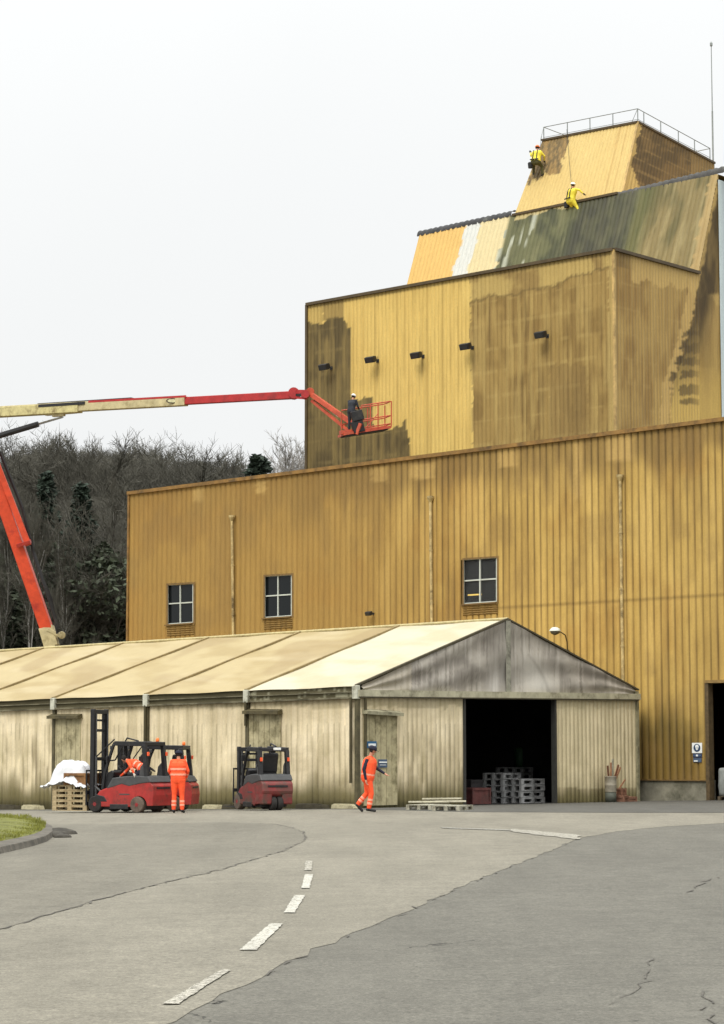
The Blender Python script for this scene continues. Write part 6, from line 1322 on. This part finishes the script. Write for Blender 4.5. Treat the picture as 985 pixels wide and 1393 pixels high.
def thin(v):
    q = v[0].reshape(-1, 4, 3).copy(); c = q.mean(1, keepdims=True); a = (q[:, 2] - q[:, 0]); a[:, 2] = np.abs(a[:, 2]) + .12; n_ = a / np.linalg.norm(a, axis=1)[:, None]; w_ = np.cross(n_, [.3, .6, .1]) * .014; L_ = .26
    q = np.stack([c[:, 0] - n_ * L_ - w_, c[:, 0] - n_ * L_ + w_, c[:, 0] + n_ * L_ + w_ * .3, c[:, 0] + n_ * L_ - w_ * .3], 1); return q.reshape(-1, 3), v[1]
puff = [thin(leaves(s_, 12.2, puffp, 9000, .15)) for s_ in (31, 32)]
print('tree faces', [len(d[1]) + len(d[3]) for d in decid + slim])
# the wood as one mass
WT, WTf, WB, WBf, WL, WLf = [], [], [], [], [], []
def addm(Vs, Fs, V, Fa, M, off): 
    k = sum(len(v) for v in Vs); Vs.append(V @ M.T + off); Fs.append(Fa + k)
rr = random.Random(5)
def crest(x, y):   # where the photograph's tree line sits
    px = CX + F * x / y; t = np.interp(px, [-300, 0, 30, 60, 110, 200, 260, 300, 330, 345, 430], [612, 626, 604, 600, 604, 602, 606, 622, 640, 660, 672]); return EYE + (HOR - t) * y / F
n_t = 0
for row, y0 in enumerate((126, 134, 143, 153, 164, 176, 188)):
    x = -.30 * y0 - 6
    while x < (.03 * y0 if row < 6 else .015 * y0):
        yy = y0 + rr.uniform(-4, 4); x += rr.uniform(2.4, 4.0) if row < 5 else rr.uniform(1.3, 2.2); z = hill_z(x, yy)
        lim = crest(x, yy) - z; h = min(rr.uniform(11, 15), lim * rr.uniform(.90, 1.01))
        if row >= 4: h = lim * rr.uniform(.93, 1.0)
        if h < 5: continue
        if x > -.045 * y0 and row > 3 and h > 12: h = 12
        s_ = h / 12.5 ; an = rr.uniform(0, 6.28); M = np.array([[math.cos(an), -math.sin(an), 0], [math.sin(an), math.cos(an), 0], [0, 0, 1]]) * s_; off = np.array([x, yy, z - .1])
        d_ = decid[rr.randrange(3)] if rr.random() < .75 else slim[rr.randrange(2)]
        addm(WT, WTf, d_[0], d_[1], M, off); n_t += 1
        if row >= 4 or rr.random() < .18: addm(WB, WBf, d_[2], d_[3], M, off)
        if row >= 3: v_ = puff[rr.randrange(2)]; addm(WB, WBf, v_[0], v_[1], M, off)
        if row < 5 and rr.random() < .22: v_ = con[rr.randrange(2)]; addm(WL, WLf, v_[0], v_[1], M * rr.uniform(.8, .95), off)
        elif rr.random() < (.99 if row < 4 else .75): v_ = ivy[rr.randrange(3)]; addm(WL, WLf, v_[0], v_[1], M * np.array([[1.6, 1.6, rr.uniform(.8, 1.0) if row < 4 else rr.uniform(.70, .90)]]), off)
print('wood trees', n_t)
_unused = 0
def woodobj(name, Vs, Fs, m): return fast_mesh(name, np.concatenate(Vs), np.concatenate(Fs), m)
# one mesh with three materials
k1_, k2_ = sum(map(len, WT)), sum(map(len, WB)); allV = np.concatenate(WT + WB + WL); F1, F2, F3 = np.concatenate(WTf), np.concatenate(WBf) + k1_, np.concatenate(WLf) + k1_ + k2_
wo_ = fast_mesh('woodland', allV, np.concatenate([F1, F2, F3]), M_BARK); wo_.data.materials.append(M_TWIG); wo_.data.materials.append(M_LEAF)
wo_.data.polygons.foreach_set('material_index', np.concatenate([np.zeros(len(F1)), np.ones(len(F2)), np.full(len(F3), 2)]).astype(np.int32)); tag(wo_, 'dark winter woodland of bare and ivy covered trees on the hillside', 'woodland', kind='stuff')
# trees one can tell apart
def tree(kind, px, Y, top_py, label, variant, wide=1.0, twig=M_TWIG, bark=M_BARK, group=None):
    x = (px - CX) / F * Y; z = hill_z(x, Y); h = EYE + (HOR - top_py) * Y / F - z
    t = empty({'c': 'conifer_tree', 'b': 'bare_tree', 'w': 'birch_tree', 'i': 'ivy_tree'}[kind], (x, Y, z - .1), label, 'tree', group); t.rotation_euler = (0, 0, px * .7)
    if kind == 'c':
        v_, f_ = con[variant]; s_ = h / 12; fast_mesh('crown', v_ * np.array([s_ * wide, s_ * wide, s_]), f_, M_NEED, t)
        tk = MB(); tk.tube((0, 0, 0), (0, 0, h * .97), .16 * s_, .02, n=7); tk.build('trunk', M_BARK, t)
    else:
        d_ = (decid + slim)[variant]; s_ = h / 12.6; sc_ = np.array([s_ * wide, s_ * wide, s_]); fast_mesh('trunk', d_[0] * sc_, d_[1], bark, t); fast_mesh('crown', d_[2] * sc_, d_[3], twig, t)
        if kind == 'i': v_, f_ = ivy[variant % 3]; fast_mesh('ivy', v_ * np.array([s_ * 1.3, s_ * 1.3, s_ * .95]), f_, M_LEAF, t)
    return t
PALE_T = mat('pale_twig', (.30, .28, .25), .9, var=.2)
tree('c', 352, 150, 616, 'small dark conifer standing alone on the skyline left of the tower', 0, 1.35)
tree('b', 388, 168, 606, 'pale bare tree just right of the skyline conifer', 3, 1.0, PALE_T); tree('b', 405, 172, 612, 'pale bare tree touching the left edge of the tower', 4, .9, PALE_T)
tree('b', 300, 165, 624, 'thin bare tree where the tree line drops above the hall roof', 3, .9); tree('b', 322, 160, 634, 'lowest thin bare tree left of the skyline conifer', 4, .8)
tree('c', 108, 128, 655, 'dark conifer in front of the wood between the boom and the hall', 1, 1.1); tree('c', 60, 140, 640, 'second dark conifer deeper in the wood behind the lower boom', 0, 1.0)
tree('w', 82, 122, 700, 'pale stemmed birch in front of the wood close right of the lower boom', 3, .5, M_TWIG, M_BIRCH); tree('w', 46, 121, 690, 'pale stemmed birch behind the middle of the lower boom', 4, .5, M_TWIG, M_BIRCH); tree('i', 140, 124, 672, 'ivy covered tree next to the left corner of the hall', 1); tree('w', 8, 122, 672, 'pale stemmed birch at the left edge of the picture', 4, .5, M_TWIG, M_BIRCH)
